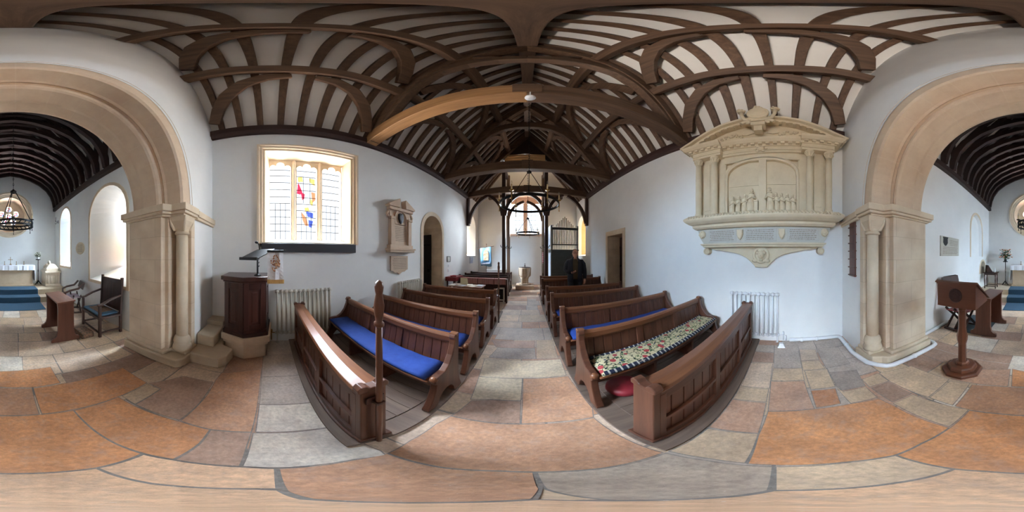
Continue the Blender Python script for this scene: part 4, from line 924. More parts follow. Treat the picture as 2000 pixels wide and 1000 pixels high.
for o in [o for o in bpy.data.objects if o.get('label', '').startswith('dark ') and o.name.startswith('pew.')]:
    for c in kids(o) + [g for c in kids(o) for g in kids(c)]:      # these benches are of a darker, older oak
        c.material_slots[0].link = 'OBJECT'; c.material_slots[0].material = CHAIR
pr = dup(pl, (.46, 1.035, 0), 0, 'oak pew carrying the flowered tapestry cushion below the big monument', PG); pr.scale.x = 1.03
for y, x, l in ((1.84, .46, 'oak pew with a blue cushion behind the tapestry-cushioned pew'), (2.78, .455, 'oak pew, third one back below the big monument'), (3.55, .45, 'oak pew directly in front of the man'), (4.95, .46, 'oak pew directly behind the man'), (5.68, .47, 'rearmost oak pew in front of the organ')): dup(pr, (x, y, 0), 0, l, PG)
def cushion(x0, x1, y0, m, label, group, name='pew_cushion'):
    mb = MB(); n = 24; rings = []
    for i in range(n + 1):
        x = x0 + (x1 - x0) * i / n; e = min(1, min(i, n - i) / 1.2 + .45)
        h = .045 + .004 * math.sin(i * 1.7); yy = .012 * math.sin(i * .9)
        rings.append([(x, y0 + .055, .434), (x, y0 + .045 + yy * .3, .434 + h * .5), (x, y0 + .06 + yy * .3, .434 + h * .95 * e), (x, y0 + .20, .434 + h * 1.08 * e), (x, y0 + .345, .434 + h * .95 * e), (x, y0 + .357, .434 + h * .5), (x, y0 + .35, .434)])
    mb.loft(rings, True, False, True)
    return tag(mb.obj(name, m), label, 'cushion', group)
BG = 'long blue pew cushions'
cushion(-2.525, -.69, .89, BLUEC, 'long bright blue cushion on the pew directly behind the carved staff', BG)
cushion(-2.53, -.715, 1.585, BLUEC, 'long blue cushion on the second pew from the carved staff', BG)
cushion(-2.53, -.735, 2.32, BLUEC, 'long blue cushion on the third pew from the carved staff', BG)
cushion(.545, 2.48, 1.84, BLUEC, 'long blue cushion on the pew behind the tapestry cushion', BG)
cushion(.54, 2.48, 2.78, BLUEC, 'long blue cushion on the third pew below the monument', BG)
tc = cushion(.545, 2.49, 1.035, TAPE, 'flowered cream tapestry cushion with a navy and white border', None, 'tapestry_cushion')
mb = MB()
for a, b in ((.040, .075), (.325, .36)): mb.loft([[(x, 1.035 + a, .47), (x, 1.035 + b, .4865), (x, 1.035 + b, .478), (x, 1.035 + a, .455)] for x in (.56, 2.47)])
mb.obj('border', TAPEB, tc)
mb = MB(); mb.lathe([(.10, .031), (.145, .04), (.165, .075), (.16, .115), (.13, .135), (.04, .142)], (.80, 1.19, 0), 24)
hs = tag(mb.obj('hassock', RED), 'round dark red hassock on the boards under the tapestry pew', 'hassock')

def pew_front(label, x0, x1, y0, aisle):
    """panelled front: broad book ledge, two tiers of boarded panels, shaped end posts"""
    t = thing('pew_frontal', label, 'pew front', group='panelled pew fronts')
    D = .145
    for x, q in ((x0, 0), (x1 - .045, 1)):
        mb = MB(); mb.box(x, x + .045, y0, y0 + D, .03, .765)
        mb.prism([(y0 - .012, .755), (y0 - .016, .785), (y0 + .004, .81), (y0 + .034, .805), (y0 + .048, .785), (y0 + D - .048, .785), (y0 + D - .034, .805), (y0 + D - .004, .81), (y0 + D + .016, .785), (y0 + D + .012, .755)], x - .006, x + .051, 'x')
        mb.box(x - .012, x + .057, y0 - .012, y0 + D + .03, .03, .065)
        mb.obj('end_post', PZ, t, 0.006)
    a, b = x0 + .045, x1 - .045
    mb = MB(); mb.prism([(y0 - .005, .735), (y0 - .016, .755), (y0 - .005, .775), (y0 + .06, .785), (y0 + .135, .772), (y0 + .14, .75), (y0 + .12, .735)], a, b, 'x'); mb.obj('book_ledge', RAIL, t, 0.004)
    yb = y0 + .028
    mb = MB()
    for z0, z1 in ((.64, .735), (.345, .385), (.035, .12)): mb.box(a, b, y0 + .004, y0 + .05, z0, z1)
    objs(mb, 'rail', PX, t, 0.004)
    mb = MB(); N = 3
    for i in range(N + 1):
        c = a + (b - a) * i / N; mb.box(max(a, c - .045), min(b, c + .045), y0 + .002, y0 + .05, .10, .70)
    objs(mb, 'stile', PZ, t, 0.005)
    n = int((b - a) / .11); bw = (b - a) / n
    for z0, z1 in ((.38, .65), (.115, .35)):
        mb = MB()
        for i in range(n): mb.prism([(a + i * bw + .002, yb + .012), (a + i * bw + .006, yb), (a + (i + 1) * bw - .006, yb), (a + (i + 1) * bw - .002, yb + .012)], z0, z1, 'z')
        mb.obj('boarded_panel', PZ, t)
    mb = MB(); mb.box(a, b, y0 - .012, y0 + .06, .022, .05); mb.obj('skirting', PX, t, 0.004)
    return t
pew_front('dark oak panelled pew front with the carved staff standing at its aisle end', -2.55, -.60, .365, 1)
pew_front('brown oak panelled pew front before the tapestry-cushioned pew', .488, 2.56, .500, -1)
def staff(label, x, y, top_):
    t = thing('churchwarden_staff', label, 'staff', group='churchwarden staves')
    mb = MB(); mb.tube([(x, y, .035), (x, y, .4), (x + .002, y, .9), (x, y, top_ - .2)], [.014, .017, .016, .015], 8); mb.obj('shaft', LECTZ, t)
    mb = MB(); z = top_ - .2
    mb.lathe([(.015, z - .02), (.026, z - .01), (.026, z + .004), (.017, z + .01), (.024, z + .05), (.027, z + .09), (.021, z + .125), (.017, z + .14), (.021, z + .155), (.024, z + .175), (.018, z + .195), (.004, z + .204)], (x, y, 0), 14, sy=.8)
    mb.obj('carved_head', LECTZ, t)
    mb = MB(); mb.box(x - .035, x + .022, y - .022, y + .022, .655, .68); mb.box(x - .034, x - .022, y - .05, y + .05, .64, .70); mb.obj('bracket', MAHO, t, .004)
    return t
staff('brown wooden staff with a carved figure head at the near pew front', -.560, .435, 1.44)
staff('slender brown wooden staff at the end of the pew before the paper-covered table', -.612, 3.44, 1.42)

# ---------------------------------------------------------------- radiators and pipes
def radiator(label, x, side, y0, y1, z0, z1, n, m):
    t = thing('radiator', label, 'radiator', group='column radiators', loc=(0, 0, 0))
    mb = MB(); p = (y1 - y0) / n
    for i in range(n):
        c = y0 + p * (i + .5)
        for dx in (-.03, 0.0, .03):
            mb.tube([(x + dx, c, z0 + .05), (x + dx, c, z1 - .05)], .0145, 8)
        for zc in (z0 + .04, z1 - .04): mb.ball((x, c, zc), (.045, p * .47, .036), 10, 6)
    for zc in (z0 + .04, z1 - .04): mb.tube([(x, y0, zc), (x, y1, zc)], .022, 8)
    mb.obj('column_block', m, t)
    mb = MB()
    for c in (y0 + p * .5, y1 - p * .5): mb.lathe([(.03, 0.0), (.012, .02), (.012, z0 + .02)], (x, c, 0), 8)
    objs(mb, 'foot', m, t)
    mb = MB(); mb.tube([(x, y0 - .005, z0 + .04), (x, y0 - .06, z0 + .04), (x, y0 - .06, .05)], .011, 8); mb.lathe([(.02, 0), (.02, .03), (.013, .06)], (x, y0 - .06, z0 + .05), 10); mb.obj('valve', BRASS if m is RADI else m, t)
    mb = MB(); mb.box(min(x, x + side * .052), max(x, x + side * .052), (y0 + y1) / 2 - .01, (y0 + y1) / 2 + .01, z1 - .1, z1 - .08); mb.obj('wall_bracket', m, t)
    return t
radiator('cream column radiator under the three-light window behind the pulpit', -2.664, -1, .06, 1.03, .16, 1.0, 13, RADI)
radiator('cream column radiator beside the arched doorway below the inscribed tablet', -2.664, -1, 2.62, 3.50, .2, .96, 12, RADI)
radiator('white column radiator on the blue-lit wall behind the monument-side pew front', 2.664, 1, .06, .90, .11, .945, 11, RADW)
mb = MB(); mb.prism([(2.36, -.06), (2.60, -.02), (2.60, .10), (2.36, .14)], .0, .012) if False else mb.loft([[(2.50 + a, .03 + b, z) for a, b in ((-s_, -s_), (s_, -s_), (s_, s_), (-s_, s_))] for s_, z in ((.06, .0), (.045, .03), (.03, .075))])
tag(mb.obj('white_block', RADW, bevel=.004), 'small white tapered block on the flagstones by the radiator', 'block')
t = thing('heating_pipe', 'fat white heating pipe running along the skirting and round the pier', 'pipe')
pp = [(2.655, -.10, .05), (2.655, -.2, .05), (2.655, -.88, .045), (2.63, -.93, .045), (2.56, -.945, .045), (2.05, -.925, .04), (1.72, -.975, .04), (1.60, -1.05, .04), (1.525, -1.12, .04), (1.50, -1.2, .04), (1.49, -1.95, .04), (1.50, -2.02, .04), (1.56, -2.05, .04), (1.80, -2.06, .04), (1.87, -2.13, .04), (1.905, -3.0, .04)]
mb = MB(); mb.tube(pp, .034, 10); mb.obj('run', RADW, t)
mb = MB()
for q in ((2.655, -.30), (2.655, -.55), (2.3, -.935), (1.49, -1.55)): mb.lathe([(.042, .01), (.042, .075)], (q[0], q[1], 0), 8) if False else mb.ball((q[0], q[1], .045), .042, 10, 6)
objs(mb, 'joint', RADW, t)
mb = MB(); mb.tube([(2.62, -.04, .06), (2.62, -.04, .16)], .014, 8); mb.obj('riser', RADW, t)

# ---------------------------------------------------------------- pulpit, its steps and fittings
t = thing('pulpit', 'dark polygonal panelled pulpit on a moulded stone base below the window', 'pulpit')
def poly(o_): return [(-2.70, -.66 - o_), (-2.20 + o_ * .3, -.64 - o_), (-2.075 + o_, -.36), (-2.20 + o_ * .6, -.08 + o_), (-2.70, -.06 + o_)]
mb = MB(); mb.prism(poly(.0), 0, .24); mb.prism(poly(.035), .24, .29); mb.prism(poly(.06), .29, .40); mb.obj('stone_base', FONTST, t, .012)
mb = MB(); mb.prism(poly(.035), .40, .455); mb.prism(poly(.015), .455, .50); mb.prism(poly(-.005), .50, 1.19); mb.obj('body', MAHO, t, .006)
P5 = [Vector((*p, 0)) for p in poly(-.005)]
mb = MB(); mp_ = MB()
for i in range(4):
    a, b = P5[i], P5[i + 1]; d = (b - a); L_ = d.length; d.normalize(); nrm = Vector((d.y, -d.x, 0)) * 1
    if nrm.dot((a + b) / 2 - Vector((-2.5, -.36, 0))) < 0: nrm = -nrm
    def pt(u, z, o_=0.0): q = a + d * u + nrm * o_; return (q.x, q.y, z)
    for u0, u1, z0, z1 in ((0, .07, .5, 1.19), (L_ - .07, L_, .5, 1.19), (.07, L_ - .07, .5, .58), (.07, L_ - .07, 1.10, 1.19)):
        mb.loft([[pt(u0, z0, -.005), pt(u1, z0, -.005), pt(u1, z1, -.005), pt(u0, z1, -.005)], [pt(u0, z0, .016), pt(u1, z0, .016), pt(u1, z1, .016), pt(u0, z1, .016)]])
    mp_.loft([[pt(.10, .61, -.004), pt(L_ - .10, .61, -.004), pt(L_ - .10, 1.07, -.004), pt(.10, 1.07, -.004)], [pt(.12, .63, .010), pt(L_ - .12, .63, .010), pt(L_ - .12, 1.05, .010), pt(.12, 1.05, .010)]])
mb.obj('framing', MAHO, t, .004); mp_.obj('raised_panel', oak('pulpit_panel', (58, 30, 24), (84, 46, 36), GZ, .35, 8, .05, .03), t)
mb = MB(); mb.prism(poly(.03), 1.19, 1.215); mb.prism(poly(.06), 1.215, 1.275); mb.obj('capping', MAHOX, t, .01)
t = thing('pulpit_steps', 'two worn stone steps rising to the pulpit beside the nook shaft', 'steps')
mb = MB(); mb.prism([(-2.72, -1.03), (-1.97, -1.02), (-1.79, -.985), (-1.775, -.6), (-1.86, -.53), (-2.09, -.50), (-2.185, -.665), (-2.72, -.69)], 0, .18); mb.obj('tread', STONEP, t, .018)
mb = MB(); mb.prism([(-2.72, -1.03), (-2.06, -1.02), (-2.04, -.76), (-2.2, -.745), (-2.72, -.745)], .18, .37); mb.obj('tread', STONEP, t, .02)
mb = MB(); mb.prism([(-2.72, -1.03), (-2.45, -1.03), (-2.45, -.745), (-2.72, -.745)], .37, .45); mb.obj('tread', STONEP, t, .012)
t = thing('pulpit_bookstand', 'black metal book stand rising above the pulpit rim', 'book stand', loc=(-2.24, -.19, 1.2755), rz=R(140))
mb = MB(); mb.tube([(0, 0, 0), (0, 0, .28)], .012, 8); mb.lathe([(.05, 0), (.05, .012), (.015, .03)], (0, 0, 0), 12)
for k in range(3): mb.tube([(0, 0, .12 + k * .05), (.035, 0, .14 + k * .05)], .007, 6)
mb.obj('stem', BLACKP, t)
mb = MB(); mb.bar((-.17, 0, .24), (.17, 0, .37), .34, .015, (0, 0, 1)) ; mb.box(-.19, -.16, -.17, .17, .22, .26); mb.obj('rest', BLACKP, t, .004)
mb = MB(); mb.tube([(.14, .1, .36), (.15, .12, .44), (.12, .12, .475)], .008, 6); mb.ball((.10, .12, .475), (.03, .022, .018)); mb.obj('reading_lamp', IRON, t)
mb = MB(); rings = []
for i in range(9):
    u = i / 8
    rings.append([(-2.185 + .03 * math.sin(u * 2) + .012 * math.sin(q * 9 + u * 4), -.16 + .20 * q, 1.62 - .37 * u) for q in (0, .25, .5, .75, 1)] + [(-2.200 + .03 * math.sin(u * 2) + .012 * math.sin(q * 9 + u * 4), -.16 + .20 * q, 1.62 - .37 * u) for q in (1, .75, .5, .25, 0)])
mb.loft(rings, True)
FALLM = Matrix.Translation((.11, .11, 0))
fall = tag(mb.obj('pulpit_fall', WHITE, M=FALLM), 'white pulpit fall embroidered in gold, hanging from the book stand', 'pulpit fall')
mb = MB(); rr = random.Random(5)
for k in range(46):
    a = rr.uniform(0, 6.28); q = rr.random() ** .5
    mb.ball((-2.150 + rr.uniform(-.006, .01), -.06 + .055 * q * math.cos(a), 1.46 + .10 * q * math.sin(a)), (.006, .011, .011), 6, 4)
mb.obj('embroidery', mat('flower_embroidery', (150, 92, 66), (222, 180, 140), 30, rough=.9, spread=.08), fall)
mb = MB()
for i in range(20): mb.tube([(-2.155, -.155 + .2 * i / 19, 1.25), (-2.15, -.157 + .2 * i / 19, 1.20)], .006, 5)
mb.obj('gold_fringe', GOLD, fall)
mb = MB(); mb.bar((-2.345, -.245, 1.60), (-2.155, -.085, 1.625), .20, .012, (0, 0, 1)) if False else mb.box(-2.21, -2.16, -.165, .045, 1.595, 1.625)
mb.obj('hanging_bar', BLACKP, fall, .003)

# ---------------------------------------------------------------- lectern
t = thing('lectern', 'red-brown wooden lectern with a carved rosette on an octagonal stepped foot', 'lectern', loc=(.85, -1.66, 0), rz=R(182))
mb = MB(); a8 = math.pi / 8
mb.lathe([(.235, 0), (.235, .035), (.215, .05)], (0, 0, 0), 8, a0=a8, smooth=False); mb.lathe([(.175, .05), (.165, .10), (.145, .115)], (0, 0, 0), 8, a0=a8, smooth=False); mb.lathe([(.085, .115), (.08, .15), (.06, .165)], (0, 0, 0), 8, a0=a8, smooth=False)
mb.obj('foot', LECT, t, .004)
mb = MB(); mb.lathe([(.05, .16), (.048, .44), (.062, .50), (.066, .56), (.055, .62), (.047, .68), (.046, .91), (.055, .92), (.055, .95), (.05, .96), (.05, .99)], (0, 0, 0), 8, a0=a8, smooth=False); mb.obj('post', LECTZ, t, .003)
mb = MB(); mb.prism([(-.17, .985), (-.17, 1.265), (-.15, 1.265), (.25, 1.02), (.25, .985)], -.225, .225, 'x'); mb.obj('book_box', LECT, t, .004)
mb = MB(); mb.prism([(-.192, 1.255), (-.192, 1.27), (-.16, 1.282), (.28, 1.022), (.28, 1.008), (-.15, 1.267)], -.245, .245, 'x'); mb.box(-.235, .235, -.18, -.17, 1.242, 1.258); mb.obj('sloping_top', LECT, t, .004)
mb = MB(); mb.lathe([(.078, 0), (.072, .008)], (0, 0, 0), 24); mb.xf(Matrix.Translation((0, -.17, 1.125)) @ Matrix.Rotation(R(90), 4, 'X')); mb.torus((0, -.172, 1.125), .026, .009, 'y', 16, 6)
for k in range(6):
    a = k * math.pi / 3; mb.torus((.045 * math.sin(a), -.174, 1.125 + .045 * math.cos(a)), .019, .006, 'y', 12, 6)
for k in range(6):
    a = (k + .5) * math.pi / 3; mb.ball((.065 * math.sin(a), -.176, 1.125 + .065 * math.cos(a)), .009, 8, 6)
mb.obj('carved_rosette', MAHO, t)

# ---------------------------------------------------------------- chancel furniture
def prayer_desk(label, loc, rz):
    """length along x, the sloping top leans to -y (the sitter's side)"""
    t = thing('prayer_desk', label, 'prayer desk', loc=loc, rz=rz, group='prayer desks')
    E_ = [(-.25, 0), (.25, 0), (.25, .05), (.235, .075), (.20, .085), (.165, .13), (.145, .22), (.14, .70), (.15, .76), (-.15, .74), (-.14, .66), (-.14, .22), (-.16, .13), (-.20, .085), (-.24, .07), (-.25, .05)]
    for x in (-.37, .32): mb = MB(); mb.prism(E_, x, x + .05, 'x'); mb.obj('end_panel', DESK, t, .006)
    mb = MB(); mb.box(-.32, .32, .09, .115, .16, .75); mb.obj('front_panel', DESK, t, .004)
    mb = MB(); mb.prism([(-.16, .748), (.16, .77), (.16, .795), (-.16, .773)], -.40, .40, 'x'); mb.obj('sloping_top', LECT, t, .005)
    return t
prayer_desk('red-brown prayer desk with scrolled feet in front of the armchair', (-.80, -2.93, 0), R(90 + 4))
prayer_desk('red-brown prayer desk with scrolled feet just behind the lectern', (.97, -3.10, .0125), R(-90 - 3))
t = thing('armchair', 'dark high-backed wooden armchair with a blue seat pad beside the stone pier', 'armchair', loc=(-1.64, -2.84, 0), rz=R(90))
# faces -y locally, which is +x in the chancel
for x in (-.36, .36):
    mb = MB(); mb.box(x - .025, x + .025, -.25, -.20, 0, .64); mb.obj('front_leg', CHAIR, t, .005)
    mb = MB(); mb.loft([[(x - .025, y, z), (x + .025, y, z), (x + .025, y + .05, z), (x - .025, y + .05, z)] for y, z in ((.20, 0), (.20, .42), (.24, 1.13))]); mb.obj('rear_leg', CHAIR, t, .005)
    mb = MB(); mb.sweep([(x, .25, .80), (x, .0, .74), (x, -.18, .665), (x, -.27, .655)], .05, .035, (1, 0, 0)); mb.obj('arm', CHAIR, t, .006)
    mb = MB(); mb.box(x - .018, x + .018, -.2, .2, .07, .10); mb.obj('stretcher', CHAIR, t, .004)
mb = MB(); mb.box(-.34, .34, -.24, -.21, .07, .10); mb.obj('stretcher', CHAIR, t, .004)
mb = MB(); mb.box(-.385, .385, -.26, .25, .375, .415); mb.prism([(-.33, .375), (-.2, .345), (-.1, .36), (0, .335), (.1, .36), (.2, .345), (.33, .375)], -.25, -.23, 'y'); mb.obj('seat', CHAIR, t, .005)
mb = MB()
lean = lambda z: .215 + .04 * (z - .42) / .7
for x0, x1 in ((-.335, -.12), (-.115, .115), (.12, .335)): mb.loft([[(x0, lean(z), z), (x1, lean(z), z), (x1, lean(z) + .02, z), (x0, lean(z) + .02, z)] for z in (.50, 1.03)])
for z0, z1 in ((.46, .53), (1.0, 1.09)): mb.loft([[(-.34, lean(z) - .008, z), (.34, lean(z) - .008, z), (.34, lean(z) + .03, z), (-.34, lean(z) + .03, z)] for z in (z0, z1)])
mb.obj('backrest', CHAIR, t, .004)
sp = MB(); sp.box(-.33, .33, -.235, .19, .416, .455)
sp = tag(sp.obj('seat_pad', SLATEBLUE, bevel=.015, M=Matrix.Translation((-1.64, -2.84, 0)) @ Matrix.Rotation(R(90), 4, 'Z')), 'blue-bordered needlework pad on the armchair seat', 'seat pad')
mb = MB(); mb.box(-.22, .22, -.16, .15, .4555, .462); mb.obj('needlework_centre', FLORAL, sp, .002)
def xchair(name, label, loc, rz, seatm, tall):
    t = thing(name, label, 'chair', loc=loc, rz=rz, group='folding X-frame chairs')
    for y in (-.19, 0.0, .19):
        for s in (-1, 1):
            mb = MB(); mb.sweep([(s * .24, y, .028), (s * .05, y, .22), (-s * .18, y, .42), (-s * .27, y, .50)], .035, .045, (0, 1, 0)); mb.obj('crossed_leg', CHAIR, t, .005)
    for s in (-1, 1):
        mb = MB(); mb.sweep([(s * .27, -.22, .50), (s * .29, -.22, .60), (s * .30, -.10, .655), (s * .30, .12, .70), (s * .29, .24, .83)], .05, .05, (1, 0, 0)); mb.obj('arm', CHAIR, t, .006)
        mb = MB(); mb.box(s * .27 - .03, s * .27 + .03, -.24, .24, .0, .04) if False else mb.box(s * .24 - .03, s * .24 + .03, -.24, .24, .0, .035); mb.obj('foot_rail', CHAIR, t, .005)
    mb = MB(); mb.loft([[(x, y, z) for y, z in ((-.21, .45 - .03 * (1 - (x / .24) ** 2)), (.21, .45 - .03 * (1 - (x / .24) ** 2)), (.21, .43 - .03 * (1 - (x / .24) ** 2)), (-.21, .43 - .03 * (1 - (x / .24) ** 2)))] for x in (-.24, -.12, 0, .12, .24)]); mb.obj('seat', seatm, t)
    mb = MB(); zt = 1.12 if tall else .845; z0 = .86 if tall else .66
    mb.loft([[(-.29, .20 + .02, z0), (.29, .22, z0), (.29, .25, z0), (-.29, .25, z0)], [(-.28, .27, zt - .02), (.28, .27, zt - .02), (.28, .30, zt - .02), (-.28, .30, zt - .02)], [(-.2, .28, zt), (.2, .28, zt), (.2, .30, zt), (-.2, .30, zt)]])
    mb.obj('backrest', CHAIR, t, .006)
    return t
xchair('folding_chair', 'dark X-frame folding armchair with a pale seat beyond the high-backed armchair', (-1.52, -4.20, 0), R(80), mat('pale_mauve_cloth', (168, 146, 160), (190, 170, 182), 30), False)
xchair('folding_chair', 'dark X-frame folding chair with a tilted back, half hidden by the lectern', (1.53, -2.95, .0125), R(-95), RED, True)
mb = MB(); mb.box(-.17, .17, -.12, .12, .0, .12)
tag(mb.obj('kneeler', FLORAL, bevel=.02, M=Matrix.Translation((-1.20, -2.70, 0)) @ Matrix.Rotation(R(95), 4, 'Z')), 'small flowered needlework kneeler at the foot of the prayer desk', 'kneeler')
mb = MB(); mb.box(.95, 1.62, -3.75, -2.75, .001, .012)
tag(mb.obj('kneeling_mat', mat('dark_slate_mat', (48, 58, 64), (64, 76, 82), 40, rough=.98)), 'dark slate kneeling mat under the prayer desk behind the lectern', 'mat')
# altar
t = thing('altar', 'stone-fronted altar on the sanctuary platform beneath the rose window', 'altar', M=CH)
AFR = mat('altar_front', (196, 170, 138), (214, 190, 160), 4)
mb = MB(); mb.box(-.86, .86, -4.66, -4.12, .44, 1.10); mb.obj('frontal', AFR, t, .006)
mb = MB(); mb.box(-.90, .90, -4.68, -4.07, .36, .44); mb.obj('plinth', AFR, t, .006)
mb = MB(); mb.box(-.9, .9, -4.68, -4.08, 1.10, 1.178); mb.obj('altar_slab', AFR, t, .006)
mb = MB(); n = 30
f = lambda i: .012 * math.sin(i * 1.3) + .006 * math.sin(i * 2.9)
mb.loft([[(-.93 + 1.86 * i / n, -4.69, 1.192), (-.93 + 1.86 * i / n, -4.06, 1.192), (-.93 + 1.86 * i / n, -4.045 + f(i) * .5, 1.18), (-.93 + 1.86 * i / n, -4.03 + f(i), 1.0), (-.93 + 1.86 * i / n, -4.04 + f(i), 1.0), (-.93 + 1.86 * i / n, -4.06, 1.18), (-.93 + 1.86 * i / n, -4.69, 1.182)] for i in range(n + 1)], True)
for s in (-1, 1):
    mb.loft([[(s * .93, -4.68 + .62 * j / 8 , 1.19), (s * (.945 + .015 * math.sin(j * 2)), -4.68 + .62 * j / 8, 1.15), (s * (.965 + .02 * math.sin(j * 2)), -4.68 + .62 * j / 8 + .02, .58), (s * (.955 + .02 * math.sin(j * 2)), -4.68 + .62 * j / 8 + .02, .58), (s * .92, -4.68 + .62 * j / 8, 1.17)] for j in range(9)], True)
tag(mb.obj('altar_cloth', WHITE, M=CH), 'white linen cloth over the altar, falling deep at both ends', 'altar cloth')
mb = MB(); mb.box(-.055, .055, -4.52, -4.42, 1.193, 1.205); mb.lathe([(.04, 1.205), (.012, 1.23), (.012, 1.26)], (0, -4.47, 0), 10); mb.box(-.009, .009, -4.479, -4.461, 1.25, 1.49); mb.box(-.075, .075, -4.479, -4.461, 1.39, 1.408)
for p in ((0, 1.495), (-.08, 1.399), (.08, 1.399)): mb.ball((p[0], -4.47, p[1]), .014, 8, 6)
tag(mb.obj('altar_cross', BRASS, M=CH), 'gilt cross standing in the middle of the altar', 'cross')
cs = None
for v, lb in ((-.55, 'at the end by the alabaster tomb'), (-.24, 'just beside the cross on the tomb side'), (.24, 'just beside the cross on the flower-table side'), (.55, 'at the end by the side table')):
    if cs is None:
        cs = t = thing('altar_candlestick', '', 'candlestick', M=CH, loc=(v, -4.45, 0), group='altar candlesticks')
        mb = MB(); mb.lathe([(.04, 1.193), (.035, 1.203), (.009, 1.215), (.009, 1.25), (.016, 1.26), (.009, 1.27), (.009, 1.31), (.025, 1.318), (.025, 1.325), (.01, 1.328)], (0, 0, 0), 12); mb.obj('stick', BRASS, t)
        mb = MB(); mb.lathe([(.009, 1.325), (.009, 1.37), (.003, 1.375)], (0, 0, 0), 10); mb.obj('candle', WHITE, t)
        o = t
    else: o = dup(cs, M=CH @ Matrix.Translation((v, -4.45, 0)))
    o['label'] = 'small brass candlestick on the white altar cloth, ' + lb
# tomb
t = thing('tomb_chest', 'carved alabaster tomb chest in the sanctuary corner by the narrow window', 'tomb', M=CH)
mb = MB(); mb.box(-1.95, -1.32, -4.66, -3.92, .36, .44); mb.box(-1.93, -1.34, -4.64, -3.95, .44, .88); mb.box(-1.96, -1.30, -4.68, -3.89, .88, .96); mb.obj('chest', MARBLE, t, .012)
mb = MB()
for k in range(4):
    for (vv, ww, ax) in ((-1.85 + k * .14, -3.945, 0), (-1.332, -4.55 + k * .17, 1)):
        mb.lathe([(.045, .46), (.04, .6), (.035, .7), (.02, .74), (.028, .77), (.02, .81)], (vv, ww, 0), 8, sx=1 if not ax else .4, sy=.4 if not ax else 1)
mb.obj('weeper', MARBLE, t)
ef = MB()
rings = []
for u, wd, h in ((0, .14, .10), (.08, .25, .20), (.25, .27, .25), (.42, .28, .21), (.56, .29, .29), (.66, .25, .25)):
    rings.append([(-1.6 + wd * math.cos(a), -4.62 + u, .962 + max(0, h * math.sin(a))) for a in [math.pi * i / 10 for i in range(11)]])
ef.loft(rings, True, False, True)
ef.xf(Matrix.Translation((0, 0, 0)))
e = ef.obj('reclining_effigy', MARBLE, M=CH)
tag(e, 'alabaster reclining draped effigy lying on the tomb chest', 'effigy')
mb = MB(); mb.ball((-1.50, -4.02, 1.29), (.06, .07, .075), 12, 8); mb.lathe([(.07, 1.1), (.05, 1.24)], (-1.5, -4.05, 0), 10); mb.obj('head', MARBLE, e)
mb = MB(); mb.loft([[(-1.86, -4.1, .962), (-1.86, -3.94, .962), (-1.36, -3.94, .962), (-1.36, -4.1, .962)], [(-1.86, -4.12, 1.1), (-1.86, -3.93, 1.08), (-1.36, -3.93, 1.08), (-1.36, -4.12, 1.1)], [(-1.8, -4.1, 1.13), (-1.8, -3.97, 1.12), (-1.42, -3.97, 1.12), (-1.42, -4.1, 1.13)]]); mb.obj('cushion', MARBLE, e, .03)
mb = MB(); mb.tube([(-1.42, -4.1, 1.2), (-1.35, -4.2, 1.12), (-1.5, -4.3, 1.2), (-1.56, -4.25, 1.27)], [.05, .045, .04, .03], 8); mb.tube([(-1.6, -4.1, 1.18), (-1.75, -4.2, 1.1), (-1.6, -4.32, 1.2), (-1.55, -4.27, 1.27)], [.05, .045, .04, .03], 8); mb.obj('arm', MARBLE, e)
# flower stands
def flower_stand(label, v, w_, top_):
    t = thing('flower_stand', label, 'flower stand', M=CH, loc=(v, w_, .36), group='black flower stands')
    h = top_ - .36
    mb = MB(); mb.lathe([(.02, .12), (.03, .16), (.016, .2), (.014, h * .5), (.022, h * .55), (.014, h * .6), (.014, h - .04), (.10, h - .03), (.10, h)], (0, 0, 0), 12); mb.obj('column', IRON, t)
    for k in range(3):
        a = R(30 + 120 * k); mb = MB(); mb.tube([(.01 * math.cos(a), .01 * math.sin(a), .16), (.08 * math.cos(a), .08 * math.sin(a), .09), (.14 * math.cos(a), .14 * math.sin(a), .018)], [.022, .02, .018], 8); mb.obj('leg', IRON, t)
    return t
flower_stand('black tripod flower stand with small white flowers by the alabaster tomb', -1.13, -4.40, 1.42)
flower_stand('black tripod flower stand with the large mixed bouquet beside the side table', 1.18, -4.35, 1.34)
